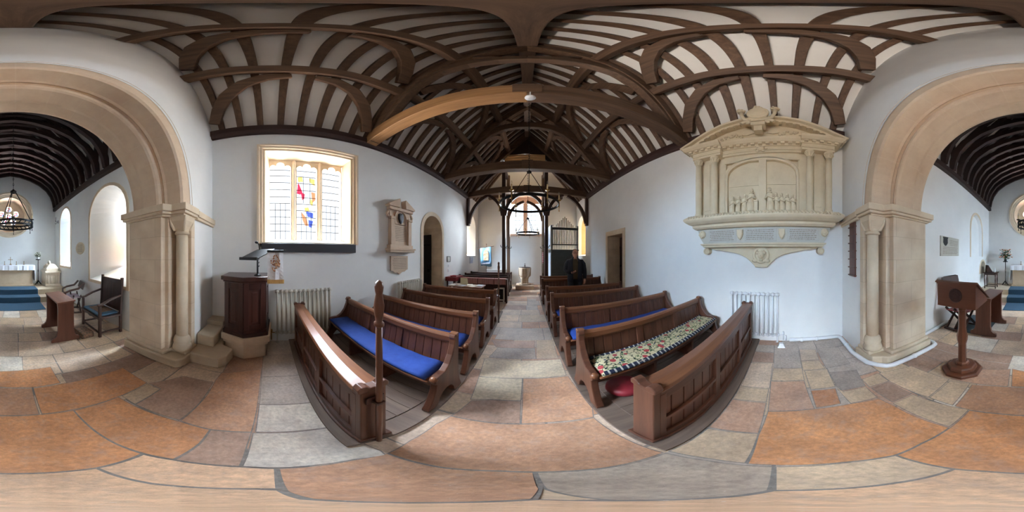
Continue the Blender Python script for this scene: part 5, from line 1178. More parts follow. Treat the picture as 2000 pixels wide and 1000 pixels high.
def bouquet(label, v, w_, z, rad, hgt, n, pal, seed):
    r = random.Random(seed)
    t = thing('flower_arrangement', label, 'flowers', M=CH, loc=(v, w_, z))
    mb = MB(); mb.lathe([(.05, 0), (.06, .05), (.05, .09)], (0, 0, 0), 12); mb.obj('vase', BLACKP if rad > .2 else WHITE, t)
    st = MB(); lf = MB(); fl_ = [MB() for _ in pal]
    for i in range(n):
        a = r.uniform(0, 6.28); e = r.uniform(.1, 1); q = rad * math.sqrt(1 - .5 * e) * r.uniform(.5, 1); zz = .1 + hgt * e
        tip = Vector((q * math.cos(a), q * math.sin(a), zz)); st.tube([(0, 0, .08), (tip.x * .4, tip.y * .4, .08 + zz * .5), tip], .004, 4)
        s_ = r.uniform(.025, .04)
        k = r.randrange(len(pal) * 2)
        if k < len(pal):
            for j in range(5): b = j * 1.257; fl_[k].ball((tip.x + s_ * .6 * math.cos(b), tip.y + s_ * .6 * math.sin(b), tip.z + .008 * (j % 2)), (s_ * .6, s_ * .6, s_ * .45), 6, 4)
        for j in range(6):
            b = r.uniform(0, 6.28); c = tip * r.uniform(.6, 1.0); d = Vector((math.cos(b), math.sin(b), r.uniform(-.3, .6))) * r.uniform(.04, .08) * (1 + rad)
            sd = d.cross(Vector((0, 0, 1))).normalized() * .018 * (1 + rad); lf.add([c, c + d * .5 + sd, c + d, c + d * .5 - sd], [(0, 1, 2, 3)])
    st.obj('stems', LEAF, t); o = lf.obj('leaves', LEAF, t)
    for m, f_ in zip(pal, fl_):
        if f_.v: f_.obj('blossom', m, t)
bouquet('small bunch of white flowers on the stand by the tomb', -1.13, -4.40, 1.42, .14, .18, 34, [PETALW, PETALW], 3)
bouquet('large loose bouquet of white and peach flowers with dark foliage', 1.18, -4.35, 1.34, .30, .38, 85, [PETALW, PETALP], 8)
# credence table with a book rest
t = thing('side_table', 'small dark turned-leg table standing under the arched piscina', 'table', M=CH, loc=(1.62, -3.70, .36))
for a, b in ((-.2, -.16), (.2, -.16), (-.2, .16), (.2, .16)):
    mb = MB(); mb.lathe([(.022, 0), (.024, .06), (.015, .09), (.02, .2), (.026, .3), (.016, .42), (.024, .46), (.024, .56)], (a, b, 0), 10); mb.obj('leg', CHAIR, t)
mb = MB(); mb.box(-.26, .26, -.21, .21, .56, .59); mb.box(-.22, .22, -.18, .18, .50, .56); mb.obj('table_top', CHAIR, t, .005)
mb = MB(); mb.box(-.2, .2, -.17, -.15, .07, .10); mb.box(-.2, .2, .15, .17, .07, .10); objs(mb, 'stretcher', CHAIR, t, .003)
mb = MB(); mb.prism([(-.1, 0), (.12, 0), (.10, .26), (.07, .26), (-.08, .03)], -.15, .15, 'x')
bs = tag(mb.obj('book_rest', CHAIR, bevel=.004, M=CH @ Matrix.Translation((1.70, -3.74, .951)) @ Matrix.Rotation(R(-60), 4, 'Z')), 'dark sloping book rest standing on the small side table', 'book rest')
mb = MB(); mb.lathe([(.03, 0), (.035, .05), (.02, .10), (.024, .15), (.022, .151)], (0, 0, 0), 12)
tag(mb.obj('cruet', mat('pale_glass', (206, 212, 214), rough=.15), M=CH @ Matrix.Translation((1.46, -3.62, .951))), 'small pale glass cruet on the side table beside the book rest', 'cruet')
# piscina niche
mb = MB(); mb.prism(archpts(-4.2, -3.35, .9, 1.42)[:], CW - .015, CW, 'x')
struct(mb.obj('trim_3', STONE, M=CH), 'arched stone surround of the small piscina in the chancel wall', 'piscina')
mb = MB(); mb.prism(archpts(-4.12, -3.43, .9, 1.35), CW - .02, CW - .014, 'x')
struct(mb.obj('trim_4', mat('piscina_shade', (132, 118, 100), (160, 144, 122), 4), M=CH), 'plate darkened to stand for the shaded back of the small arched piscina', 'piscina back')  # flat plate, the shade of a recess is put into its dark colour
# wall plaques in the chancel
def scribble(mb, f, u0, u1, v0, v1, rows, seed, h=.35):
    """rows of short incised strokes like worn lettering too small to read"""
    r = random.Random(seed); dv = (v1 - v0) / rows
    for i in range(rows):
        v = v1 - dv * (i + .5); u = u0 + r.uniform(0, .08) * (u1 - u0)
        while u < u1 - .012:
            w_ = min(r.uniform(.012, .05), u1 - u); mb.add([f(u, v - dv * h / 2), f(u + w_, v - dv * h / 2), f(u + w_, v + dv * h / 2), f(u, v + dv * h / 2)], [(0, 1, 2, 3)]); u += w_ + .008
mb = MB(); n = 28; mb.prism([(-2.19 + .29 * math.cos(6.2832 * i / n), 1.78 + .185 * math.sin(6.2832 * i / n)) for i in range(n)], -CW + .003, -CW + .02, 'x')
o = tag(mb.obj('oval_plaque', MONST, M=CH, bevel=.005), 'small oval stone plaque between the two chancel windows', 'plaque')
mb = MB(); scribble(mb, lambda u, v: (-CW + .0215, u, v), -2.36, -2.02, 1.66, 1.90, 6, 2); mb.obj('lettering', INCISE, o)
mb = MB(); mb.box(CW - .03, CW - .003, -1.58, -.70, 1.55, 1.98)
o = tag(mb.obj('memorial_plaque', MONIN, M=CH, bevel=.005), 'rectangular pale memorial plaque with a dark crest on the chancel wall', 'plaque')
mb = MB(); scribble(mb, lambda u, v: (CW - .032, u, v), -1.52, -1.08, 1.78, 1.92, 4, 3); scribble(mb, lambda u, v: (CW - .032, u, v), -1.52, -.78, 1.59, 1.76, 5, 4); mb.obj('lettering', INCISE, o)
mb = MB(); mb.prism([(-.98, 1.94), (-.80, 1.94), (-.79, 1.84), (-.84, 1.79), (-.89, 1.77), (-.94, 1.79), (-.99, 1.84)], CW - .036, CW - .03, 'x')
for k in range(5): mb.ball((CW - .035, -.98 + k * .045, 1.95), (.006, .02, .022), 6, 4)
mb.obj('crest', BLACKP, o)
mb = MB(); mb.tube([(-CW, -4.30, 3.0), (-CW + .10, -4.30, 3.0), (-CW + .14, -4.30, 3.05)], .01, 6); mb.tube([(-CW + .10, -4.30, 3.0), (-CW + .10, -4.30, 3.2)], .009, 6); mb.tube([(-CW + .04, -4.30, 3.0), (-CW + .10, -4.30, 2.9), (-CW + .14, -4.3, 2.93)], .007, 6); mb.box(-CW, -CW + .01, -4.33, -4.27, 2.93, 3.07)
tag(mb.obj('candle_bracket', IRON, M=CH), 'small black iron candle bracket on the chancel wall near the altar corner', 'candle bracket')
# ---------------------------------------------------------------- big carved monument on the nave wall
YC = .36
def mp3(o_, d, z): return (W - d, YC + o_, z)
def mbox(mb, o0, o1, d0, d1, z0, z1): return mb.box(W - d1, W - d0, YC + o0, YC + o1, z0, z1)
def tiers(mb, L_):           # stacked rectangular tiers (z, half width, depth): a moulded shelf with returned ends
    mb.loft([[mp3(-h, 0.0, z), mp3(-h, d, z), mp3(h, d, z), mp3(h, 0.0, z)] for z, h, d in L_])
t = thing('wall_monument', 'huge cream carved stone wall monument with columns and small kneeling figures', 'monument')
mb = MB(); mbox(mb, -1.16, 1.16, 0, .05, 2.24, 3.62); mbox(mb, -1.16, -.60, .05, .10, 2.24, 3.45); mbox(mb, .60, 1.16, .05, .10, 2.24, 3.45); mb.obj('back_plate', MONST, t, .004)
mb = MB(); tiers(mb, [(2.02, 1.15, .22), (2.05, 1.18, .25), (2.085, 1.18, .25), (2.10, 1.22, .30), (2.135, 1.27, .35), (2.16, 1.29, .37), (2.18, 1.30, .375), (2.20, 1.29, .37), (2.25, 1.22, .31)]); mb.obj('shelf', MONST, t)
mb = MB()
for i in range(46): o_ = -1.2 + 2.4 * i / 45; mb.bar(mp3(o_ - .018, .375, 2.195), mp3(o_ + .012, .33, 2.24), .016, .02)
mb.obj('gadroon_moulding', MONST, t)
# columns
k = 0
for o_ in (-1.08, -.77, .77, 1.08):
    mb = MB(); mb.lathe([(.072, 2.25), (.072, 2.275), (.06, 2.285), (.066, 2.30), (.054, 2.315), (.056, 2.7), (.055, 2.705), (.055, 3.0), (.049, 3.33)], mp3(o_, .20, 0), 18); c = mb.obj('column', MONST, t)
    mb = MB(); mb.lathe([(.05, 3.32), (.056, 3.335), (.05, 3.345), (.066, 3.40), (.08, 3.425), (.08, 3.45)], mp3(o_, .20, 0), 12)
    for j in range(8):
        a = j * math.pi / 4; q = mp3(o_, .20, 0); mb.tube([(q[0] + .045 * math.cos(a), q[1] + .045 * math.sin(a), 3.345), (q[0] + .066 * math.cos(a), q[1] + .066 * math.sin(a), 3.39), (q[0] + .082 * math.cos(a), q[1] + .082 * math.sin(a), 3.41)], [.013, .014, .01], 5)
    mb.obj('leafy_capital', MONST, c)
for o_ in (-.925, .925):
    mb = MB(); mbox(mb, o_ - .075, o_ + .075, .09, .15, 2.25, 3.45); mbox(mb, o_ - .05, o_ + .05, .15, .162, 2.36, 3.34); mb.obj('pilaster', MONST, t, .004)
# round-headed recess split by a central pier
mb = MB()
oc = [(-.57, 2.27), (-.57, 2.95)] + [(-.57 * math.cos(math.pi * i / 16), 2.95 + .37 * math.sin(math.pi * i / 16) ** .8) for i in range(17)] + [(.57, 2.27)]
fr_ = lambda d, sc_: [(W - d, YC + a * sc_, 2.27 + (b - 2.27) * (1 + (sc_ - 1) * .5)) for a, b in oc]
loft_outlines(mb, [fr_(.05, 1.0), fr_(.12, 1.0), fr_(.135, 1.05), fr_(.12, 1.09), fr_(.12, 1.11), fr_(.05, 1.11)])
mb.obj('recess_arch', MONST, t)
mb = MB(); mbox(mb, -.62, .62, .05, .12, 3.30, 3.47); mb.obj('spandrel', MONST, t)
mb = MB(); mbox(mb, -.085, .035, .05, .13, 2.25, 3.33); mbox(mb, -.57, -.085, .05, .062, 2.80, 2.815); mbox(mb, .035, .57, .05, .062, 2.80, 2.815); mb.obj('central_pier', MONST, t, .004)
def kneeler_fig(o_, h, face, big):
    """a small kneeling carved figure in a gown, hands together"""
    mb = MB(); s_ = h / .34; z0 = 2.25; d0 = .14; fx = .045 * face
    rings = []
    for zz, rw, rd, sh in ((0, .052, .062, .0), (.05, .05, .06, .0), (.12, .044, .05, 0), (.165, .036, .038, .1), (.20, .042, .034, .15), (.24, .046, .032, .2), (.262, .022, .022, .25), (.275, .016, .016, .3)):
        rings.append([mp3(o_ + (rw * math.cos(a)) * s_ + fx * sh, d0 + rd * math.sin(a) * s_, z0 + zz * s_) for a in [2 * math.pi * i / 12 for i in range(12)]])
    mb.loft(rings, True, False, True)
    c = mp3(o_ + fx * .35, d0 + .004, z0 + .305 * s_); mb.ball(c, (.027 * s_, .025 * s_, .033 * s_), 10, 7)
    mb.ball((c[0] - .0235 * s_, c[1] + fx * .1, c[2] - .004), .007 * s_, 6, 4); mb.torus((c[0], c[1], z0 + .268 * s_), .024 * s_, .008 * s_, 'z', 12, 6)
    for sg in (-1, 1): mb.tube([mp3(o_ + sg * .042 * s_, d0, z0 + .235 * s_), mp3(o_ + sg * .05 * s_ + fx * .3, d0 + .025 * s_, z0 + .18 * s_), mp3(o_ + fx * .9, d0 + .05 * s_, z0 + .205 * s_)], [.014 * s_, .013 * s_, .010 * s_], 6)
    for j in range(5): a = R(40 + 25 * j); mb.tube([mp3(o_ + .046 * s_ * math.cos(a), d0 + .056 * s_ * math.sin(a), z0 + .005), mp3(o_ + .038 * s_ * math.cos(a), d0 + .045 * s_ * math.sin(a), z0 + .14 * s_)], .006 * s_, 5)
    return mb.obj('kneeling_figure', MONST, t)
for o_, h in ((.48, .33), (.375, .34), (.27, .36)): kneeler_fig(o_, h, -1, False)
kneeler_fig(.165, .46, -1, True)
kneeler_fig(-.155, .46, 1, True)
for o_, h in ((-.26, .36), (-.345, .35), (-.437, .34), (-.52, .33)): kneeler_fig(o_, h, 1, False)
mb = MB(); mbox(mb, .045, .105, .08, .17, 2.25, 2.45); mbox(mb, .04, .11, .07, .18, 2.45, 2.48); mb.obj('carved_prayer_desk', MONST, t, .004)
# entablature
mb = MB()
for s in (-1, 1): mbox(mb, min(s * .64, s * 1.16), max(s * .64, s * 1.16), 0, .27, 3.45, 3.60)
mbox(mb, -.64, .64, 0, .16, 3.45, 3.60)
for s in (-1, 1): mbox(mb, min(s * .64, s * 1.16), max(s * .64, s * 1.16), 0, .285, 3.50, 3.512)
mbox(mb, -.64, .64, 0, .175, 3.50, 3.512); mb.obj('frieze', MONST, t, .004)
mb = MB()
for s in (-1, 1): mb.loft([[mp3(s * .62, 0, z), mp3(s * .62, d, z), mp3(s * h, d, z), mp3(s * h, 0, z)] for z, h, d in ((3.60, 1.18, .29), (3.64, 1.2, .31), (3.65, 1.25, .36), (3.69, 1.29, .40), (3.73, 1.31, .42))])
mb.loft([[mp3(-.64, 0, z), mp3(-.64, d, z), mp3(.64, d, z), mp3(.64, 0, z)] for z, d in ((3.60, .18), (3.64, .20), (3.65, .26), (3.69, .30), (3.73, .32))])
mb.obj('cornice', MONST, t)
mb = MB()
for i in range(11):
    o_ = -.58 + 1.16 * i / 10; mbox(mb, o_ - .03, o_ + .03, .18, .25, 3.612, 3.65)
for s in (-1, 1):
    for i in range(5): o_ = s * (.70 + .47 * i / 4); mbox(mb, o_ - .03, o_ + .03, .28, .345, 3.612, 3.65)
objs(mb, 'dentil', MONST, t)
mb = MB(); mb.ball(mp3(0, .18, 3.53), (.03, .06, .05), 10, 6)
for k in range(6): a = k * 1.047; mb.ball(mp3(.085 * math.cos(a), .18, 3.53 + .06 * math.sin(a)), (.02, .03, .022), 8, 5)
mb.obj('small_cartouche', MONST, t)
# segmental pediment
PED = [(-1.34, 3.745), (-1.12, 3.84), (-.86, 3.99), (-.58, 4.13), (-.29, 4.21), (0, 4.235), (.29, 4.21), (.58, 4.13), (.86, 3.99), (1.12, 3.84), (1.34, 3.745)]
mb = MB(); mb.sweep([mp3(a, .27, b) for a, b in PED], .28, .05, (1, 0, 0)); mb.sweep([mp3(a * .985, .24, b - .045) for a, b in PED], .20, .05, (1, 0, 0)); mb.obj('curved_cornice', MONST, t, .004)
mb = MB()
for i in range(27):
    u = (i + .5) / 27 * (len(PED) - 1); j = int(u); f_ = u - j; a = PED[j][0] + (PED[j + 1][0] - PED[j][0]) * f_; b = PED[j][1] + (PED[j + 1][1] - PED[j][1]) * f_
    mbox(mb, a * .97 - .022, a * .97 + .022, .27, .35, b - .10, b - .06)
objs(mb, 'dentil', MONST, t)
mb = MB(); mb.prism([(YC + a * .97, b - .02) for a, b in PED] + [(YC + 1.2, 3.735), (YC - 1.2, 3.735)], W - .19, W - .135, 'x'); mb.obj('tympanum', MONST, t)
mb = MB(); rr = random.Random(4)
for s in (-1, 1):
    mb = MB()
    for i in range(26):
        u = rr.random(); o_ = s * (.28 + .42 * u); z = 3.88 + .09 * math.sin(u * 3.1) + rr.uniform(-.04, .04) - .06 * u
        mb.ball(mp3(o_, .20, z), rr.uniform(.018, .032), 7, 5)
    mb.tube([mp3(s * .1, .2, 3.95), mp3(s * .2, .21, 3.90), mp3(s * .3, .2, 3.93)], .014, 6)
    mb.obj('fruit_swag', MONST, t)
mb = MB()
for s in (-1, 1):
    P = [mp3(s * (.15 + (.085 - .011 * i) * math.cos(i * .62)), .46, 4.0 + (.085 - .011 * i) * .75 * math.sin(i * .62)) for i in range(8)]
    mb.tube(P, [.034 - .003 * i for i in range(8)], 8); mb.ball(P[-1], .028, 8, 6)
mbox(mb, -.1, .1, .3, .47, 3.93, 4.02); mbox(mb, -.06, .06, .3, .44, 3.80, 3.93); mb.obj('volute', MONST, t)
mb = MB(); n = 24
mb.loft([[mp3(r_ * math.cos(6.2832 * i / n), d, 4.30 + r_ * 1.1 * math.sin(6.2832 * i / n)) for i in range(n)] for r_, d in ((.11, .40), (.155, .42), (.16, .47), (.145, .49), (.128, .475), (.12, .485), (.09, .495), (.001, .50))], True, False, True)
mbox(mb, -.13, .13, .34, .46, 4.06, 4.2)
for s in (-1, 1): mb.tube([mp3(s * .10, .44, 4.08), mp3(s * .19, .44, 4.14), mp3(s * .235, .44, 4.27), mp3(s * .245, .44, 4.40)], [.03, .035, .03, .04], 8)
mb.obj('cartouche', MONST, t)
for s in (-1, 0, 1):
    mb = MB()
    zt = 4.45 if s else 4.51
    for k in range(7): a = k * .9; mb.ball(mp3(s * .245 + .045 * math.cos(a), .44 + .02 * math.sin(a), zt + .03 * math.sin(a * 1.7)), .030, 7, 5)
    mbox(mb, s * .245 - .055, s * .245 + .055, .40, .48, zt - .05, zt - .03)
    mb.obj('crest', MONST, t)
# inscription band, apron, roundels
mb = MB(); mb.prism([(YC - 1.12, 2.02), (YC + 1.12, 2.02), (YC + 1.08, 1.88), (YC + 1.0, 1.76), (YC - 1.0, 1.76), (YC - 1.08, 1.88)], W - .16, W, 'x'); mb.obj('inscription_band', MONIN, t, .004)
for k, (a, b) in enumerate(((.40, .90), (-.25, .26), (-.92, -.42))):
    mb = MB(); mbox(mb, a, b, .16, .168, 1.79, 1.995); p = mb.obj('inscription_panel', mat('pale_panel_%d' % k, (178, 176, 168), (196, 192, 182), 8), t, .002)
    mb = MB(); scribble(mb, lambda u, v: (W - .1695, YC + u, v), a + .03, b - .03, 1.805, 1.98, 6, 11 + k, .4); mb.obj('lettering', INCISE, p)
for s in (-1, 1):
    mb = MB(); c = s * .335
    mb.loft([[mp3(c + a * q, .165 + e, 1.90 + b * q) for a, b in ((-.05, .08), (.05, .08), (.052, 0), (.03, -.06), (0, -.09), (-.03, -.06), (-.052, 0))] for q, e in ((1, 0), (1, .03), (.7, .045))]); mb.obj('shield', MONST, t, .003)
    mb = MB(); q = mp3(s * 1.02, .17, 1.93); mb.ball(q, (.05, .065, .07), 10, 7); mb.tube([mp3(s * 1.02, .2, 1.98), mp3(s * 1.06, .21, 1.92), mp3(s * 1.02, .21, 1.87), mp3(s * .99, .2, 1.9)], .018, 6); mb.obj('mask', MONST, t)
mb = MB(); tiers(mb, [(1.69, .97, .16), (1.705, 1.0, .19), (1.725, 1.0, .19), (1.735, 1.03, .21), (1.76, 1.04, .215)]); mb.obj('lower_ledge', MONST, t)
half = [(.97, 1.69), (.85, 1.665), (.7, 1.645), (.5, 1.61), (.36, 1.575), (.25, 1.52), (.17, 1.45), (.11, 1.39), (.10, 1.365)]
mb = MB(); mb.prism([(YC + a, b) for a, b in half] + [(YC - a, b) for a, b in half[::-1]], W - .09, W, 'x'); mb.obj('apron', MONST, t, .008)
for s in (-1, 1):
    mb = MB(); mb.prism([(YC + s * .97 + .06 * math.cos(.2618 * i), 1.635 + .06 * math.sin(.2618 * i)) for i in range(24)], W - .12, W, 'x'); mb.torus(mp3(s * .97, .12, 1.635), .04, .012, 'x', 20, 6); mb.obj('end_roundel', MONST, t, .004)
mb = MB(); mb.torus(mp3(0, .10, 1.565), .115, .024, 'x', 24, 8); mb.prism([(YC + .1 * math.cos(.35 * i), 1.565 + .1 * math.sin(.35 * i)) for i in range(18)], W - .1, W - .05, 'x'); mb.obj('wreath', MONST, t)
mb = MB(); mb.ball(mp3(0, .13, 1.575), (.06, .055, .07), 14, 10); mb.ball(mp3(0, .188, 1.565), (.012, .010, .014), 6, 4)
for s in (-1, 1): mb.ball(mp3(s * .022, .18, 1.585), .009, 6, 4); mb.ball(mp3(s * .05, .13, 1.60), .03, 8, 5); mb.ball(mp3(s * .10, .11, 1.47), (.03, .05, .03), 8, 5)
mb.ball(mp3(0, .182, 1.54), (.008, .02, .006), 6, 4); mb.ball(mp3(0, .13, 1.64), (.05, .055, .03), 10, 6); mb.lathe([(.03, 1.47), (.03, 1.52)], mp3(0, .12, 0), 8); mb.obj('cherub_head', MONST, t)

# ---------------------------------------------------------------- smaller monument and tablet on the window wall
t = thing('wall_tablet', 'pinkish stone wall tablet with a broken pediment and a dark crest, near the arched door', 'wall tablet')
PKS = mat('pinkish_tablet_stone', (192, 166, 142), (210, 186, 162), 5, rough=.8)
def sb(mb, o0, o1, d0, d1, z0, z1): return mb.box(-W + d0, -W + d1, 2.70 + o0, 2.70 + o1, z0, z1)
mb = MB(); sb(mb, -.33, .33, 0, .06, 1.72, 2.62); mb.obj('back_panel', PKS, t, .004)
mb = MB(); sb(mb, -.40, .40, 0, .15, 1.63, 1.68); sb(mb, -.42, .42, 0, .17, 1.68, 1.72); sb(mb, -.37, .37, 0, .12, 1.72, 1.80); mb.obj('base_shelf', PKS, t, .006)
for s in (-1, 1):
    mb = MB(); sb(mb, s * .28 - .055, s * .28 + .055, .06, .11, 1.80, 2.38); sb(mb, s * .28 - .07, s * .28 + .07, .06, .13, 2.38, 2.44); mb.obj('pilaster', PKS, t, .005)
    mb = MB(); mb.tube([(-W + .05, 2.70 + s * .37, 2.42), (-W + .05, 2.70 + s * .41, 2.5), (-W + .05, 2.70 + s * .36, 2.58), (-W + .05, 2.70 + s * .31, 2.62)], [.03, .035, .03, .025], 8); mb.obj('side_scroll', PKS, t)
    mb = MB(); mb.prism([(2.70 + s * .41, 2.67), (2.70 + s * .43, 2.71), (2.70 + s * .10, 2.90), (2.70 + s * .08, 2.84), (2.70 + s * .1, 2.67)], -W, -W + .15, 'x'); mb.obj('pediment_half', PKS, t, .008)
mb = MB(); sb(mb, -.38, .38, 0, .12, 2.60, 2.67); mb.obj('cornice', PKS, t, .006)
mb = MB(); a_ = archpts(-.17, .17, 2.28, 2.60); loft_outlines(mb, [[(-W + d, 2.70 + p[0] * f, 2.28 + (p[1] - 2.28) * f) for p in a_] for d, f in ((.06, 1.15), (.085, 1.15), (.085, 1), (.06, .97))]); mb.obj('niche_frame', PKS, t)
mb = MB(); mb.loft([[(-W + d, 2.70 + a * q, 2.43 + b * q) for a, b in ((-.08, .10), (-.03, .13), (0, .11), (.03, .13), (.08, .10), (.085, 0), (.05, -.09), (0, -.13), (-.05, -.09), (-.085, 0))] for d, q in ((.06, 1), (.085, 1), (.10, .6))]); mb.obj('crest', mat('dark_bronze', (34, 32, 36), (54, 50, 52), 20, rough=.5), t)
mb = MB(); scribble(mb, lambda u, v: (-W + .062, 2.70 + u, v), -.19, .19, 1.88, 2.24, 9, 21); mb.obj('lettering', INCISE, t)
mb = MB(); mb.prism([(2.42, 1.55), (2.98, 1.55), (2.98, 1.22), (2.93, 1.21), (2.86, 1.17), (2.78, 1.17), (2.70, 1.12), (2.62, 1.17), (2.54, 1.17), (2.47, 1.21), (2.42, 1.22)], -W, -W + .035, 'x')
o = tag(mb.obj('inscribed_tablet', PKS, bevel=.005), 'plain pale inscribed tablet with a shaped foot hung below the pedimented tablet', 'tablet')
mb = MB(); scribble(mb, lambda u, v: (-W + .0365, u, v), 2.47, 2.93, 1.24, 1.51, 7, 23); mb.obj('lettering', INCISE, o)

# ---------------------------------------------------------------- small fittings
t = thing('hymn_board', 'tall narrow brown wooden hymn board hung on the wall beside the arch', 'hymn board', loc=(2.25, YE, 0))
mb = MB(); mb.box(-.10, .10, 0.0, .022, 1.24, 2.06); mb.obj('panel', DESK, t, .003)
for k in range(7):
    mb = MB(); mb.box(-.115, .115, .0, .04, 1.25 + k * .122, 1.268 + k * .122); mb.obj('slat_rail', DESK, t, .002)
t = thing('spotlight', 'small black and chrome spotlight fixed in the wall corner beside the monument shelf', 'spotlight')
mb = MB(); mb.lathe([(.03, 0), (.03, .015)], (0, 0, 0), 12); mb.xf(Matrix.Translation((2.56, YE, 2.18)) @ Matrix.Rotation(R(-90), 4, 'X')); mb.tube([(2.56, YE + .01, 2.18), (2.57, YE + .06, 2.18)], .01, 6); mb.obj('bracket', BLACKP, t)
mb = MB(); mb.lathe([(.025, -.05), (.04, -.02), (.045, .03), (.036, .035), (.01, .03)], (0, 0, 0), 14); mb.xf(Matrix.Translation((2.57, YE + .085, 2.18)) @ Vector((-.5, .8, -.2)).to_track_quat('Z', 'Y').to_matrix().to_4x4()); mb.obj('lamp_head', mat('dull_chrome', (120, 122, 126), rough=.3, metal=.8), t)
t = thing('smoke_detector', 'round white smoke detector hung from the middle of the first tie beam', 'smoke detector')
mb = MB(); mb.lathe([(.02, 4.045), (.055, 4.04), (.06, 4.015), (.04, 3.995), (.02, 3.99)], (.03, 1.69, 0), 20); mb.obj('disc', RADW, t)
mb = MB(); mb.tube([(.03, 1.69, 4.04), (.03, 1.69, 4.22), (.03, 1.735, 4.24)], .008, 6); mb.obj('drop_rod', RADW, t)
def frame_on_wall(name, label, cat, y, z, w_, h, m, inner):
    t = thing(name, label, cat)
    mb = MB()
    for a, b, c, d in ((-w_ / 2, w_ / 2, h / 2 - .02, h / 2), (-w_ / 2, w_ / 2, -h / 2, -h / 2 + .02), (-w_ / 2, -w_ / 2 + .02, -h / 2, h / 2), (w_ / 2 - .02, w_ / 2, -h / 2, h / 2)): mb.box(-W, -W + .02, y + a, y + b, z + c, z + d)
    mb.obj('frame', m, t)
    mb = MB(); mb.box(-W, -W + .01, y - w_ / 2, y + w_ / 2, z - h / 2, z + h / 2); p = mb.obj('sheet', inner, t)
    mb = MB(); scribble(mb, lambda u, v: (-W + .0115, u, v), y - w_ * .36, y + w_ * .36, z - h * .36, z + h * .36, 7, int(y * 10), .3); mb.obj('lettering', INCISE, p)
frame_on_wall('framed_notice', 'black-framed white notice on the wall just past the arched doorway', 'notice', 5.17, 1.44, .25, .20, BLACKP, PAPER)
frame_on_wall('poster', 'pale blue poster under the small window of the end bay', 'poster', 7.58, 1.34, .40, .30, PALEB, mat('poster_print', (150, 170, 196), (214, 220, 228), 20))
for z, lb in ((1.22, 'small white switch plate below the black-framed notice'), (1.03, 'lower white socket plate below the switch plate')):
    mb = MB(); mb.box(-W, -W + .015, 5.12, 5.24, z - .05, z + .05); o = tag(mb.obj('switch_plate', RADW, bevel=.004), lb, 'switch plate')
    mb = MB(); mb.box(-W + .014, -W + .02, 5.165, 5.195, z - .015, z + .015); mb.obj('rocker', PAPER, o)

# ---------------------------------------------------------------- second block: ledge with striped cloths, tables, papers
t = thing('kneeler_ledge', 'dark bench front hung with red-striped cloths across the middle of the nave', 'bench front')
mb = MB(); mb.box(-2.25, -.66, 5.20, 5.235, .03, .78); mb.obj('front_boards', MAHO, t)
mb = MB(); mb.box(-2.27, -.64, 5.12, 5.30, .775, .80); mb.obj('ledge_top', MAHO, t, .005)
for x in (-2.27, -.685): mb = MB(); mb.box(x, x + .045, 5.12, 5.30, 0, .775); mb.obj('end_post', MAHO, t, .005)
for k, (a, b) in enumerate(((-2.20, -1.62), (-1.60, -1.08), (-1.06, -.68))):
    mb = MB(); n = 10
    mb.loft([[(a + (b - a) * i / n, 5.30, .803), (a + (b - a) * i / n, 5.115, .803), (a + (b - a) * i / n, 5.105 + .004 * math.sin(i * 2), .63 + .006 * math.sin(i)), (a + (b - a) * i / n, 5.098 + .004 * math.sin(i * 2), .63 + .006 * math.sin(i)), (a + (b - a) * i / n, 5.106, .815), (a + (b - a) * i / n, 5.30, .815)] for i in range(n + 1)])
    tag(mb.obj('striped_cloth', STRIPE), 'red and cream striped woven cloth over the dark bench front, ' + ['by the window wall', 'in the middle', 'at the aisle end'][k], 'cloth', 'striped cloths on the bench front')
t = thing('panel_heater', 'low cream-framed black panel box standing against the dark bench front', 'heater')
mb = MB()
for a, b, c, d in ((-.93, -.71, .50, .54), (-.93, -.71, .12, .16), (-.93, -.89, .12, .54), (-.75, -.71, .12, .54)): mb.box(a, b, 5.02, 5.085, c, d)
mb.obj('frame', RADI, t, .003)
mb = MB(); mb.box(-.90, -.74, 5.04, 5.08, .14, .52); mb.obj('grille', BLACKP, t)
mb = MB(); mb.box(-.92, -.88, 5.02, 5.09, .0, .12); mb.box(-.76, -.72, 5.02, 5.09, .0, .12); objs(mb, 'foot', RADI, t)
t = thing('paper_table', 'low table strewn with white leaflets behind the fourth pew', 'table')
mb = MB(); mb.box(-2.02, -1.10, 3.78, 4.22, .745, .77); mb.obj('table_top', RAIL, t, .004)
for x in (-1.98, -1.18):
    for y in (3.81, 4.15): mb = MB(); mb.box(x, x + .04, y, y + .04, 0, .745); mb.obj('leg', RAIL, t)
rr = random.Random(9)
PL = ['at the window-wall end', 'second along from the window wall', 'lying under the standing card', 'in the middle', 'towards the aisle', 'at the aisle end']
for k in range(6):
    mb = MB(); mb.box(-.075, .075, -.1, .1, 0, .008)
    x, y = -1.92 + k * .14, 3.90 + .18 * (k % 2)
    tag(mb.obj('leaflet', [PAPER, PAPER, PALEB][k % 3], M=Matrix.Translation((x, y, .7705)) @ Matrix.Rotation(rr.uniform(-.4, .4), 4, 'Z')), ('pale blue' if k % 3 == 2 else 'white') + ' leaflet lying on the low table, ' + PL[k], 'leaflet', 'leaflets on the low table')
mb = MB(); mb.prism([(0, 0), (.06, 0), (.02, .17), (.012, .17)], -.10, .10, 'x')
tag(mb.obj('standing_card', mat('cream_card', (222, 214, 178), rough=.9), M=Matrix.Translation((-1.68, 4.08, .780))), 'cream folded card standing among the leaflets on the low table', 'card')
t = thing('book_table', 'small dark table with a red cloth against the wall past the arched doorway', 'table')
mb = MB(); mb.box(-2.68, -2.32, 4.90, 5.5, .80, .83); mb.obj('table_top', MAHO, t, .004)
for x in (-2.66, -2.38):
    for y in (4.93, 5.43): mb = MB(); mb.box(x, x + .04, y, y + .04, 0, .80); mb.obj('leg', MAHO, t)
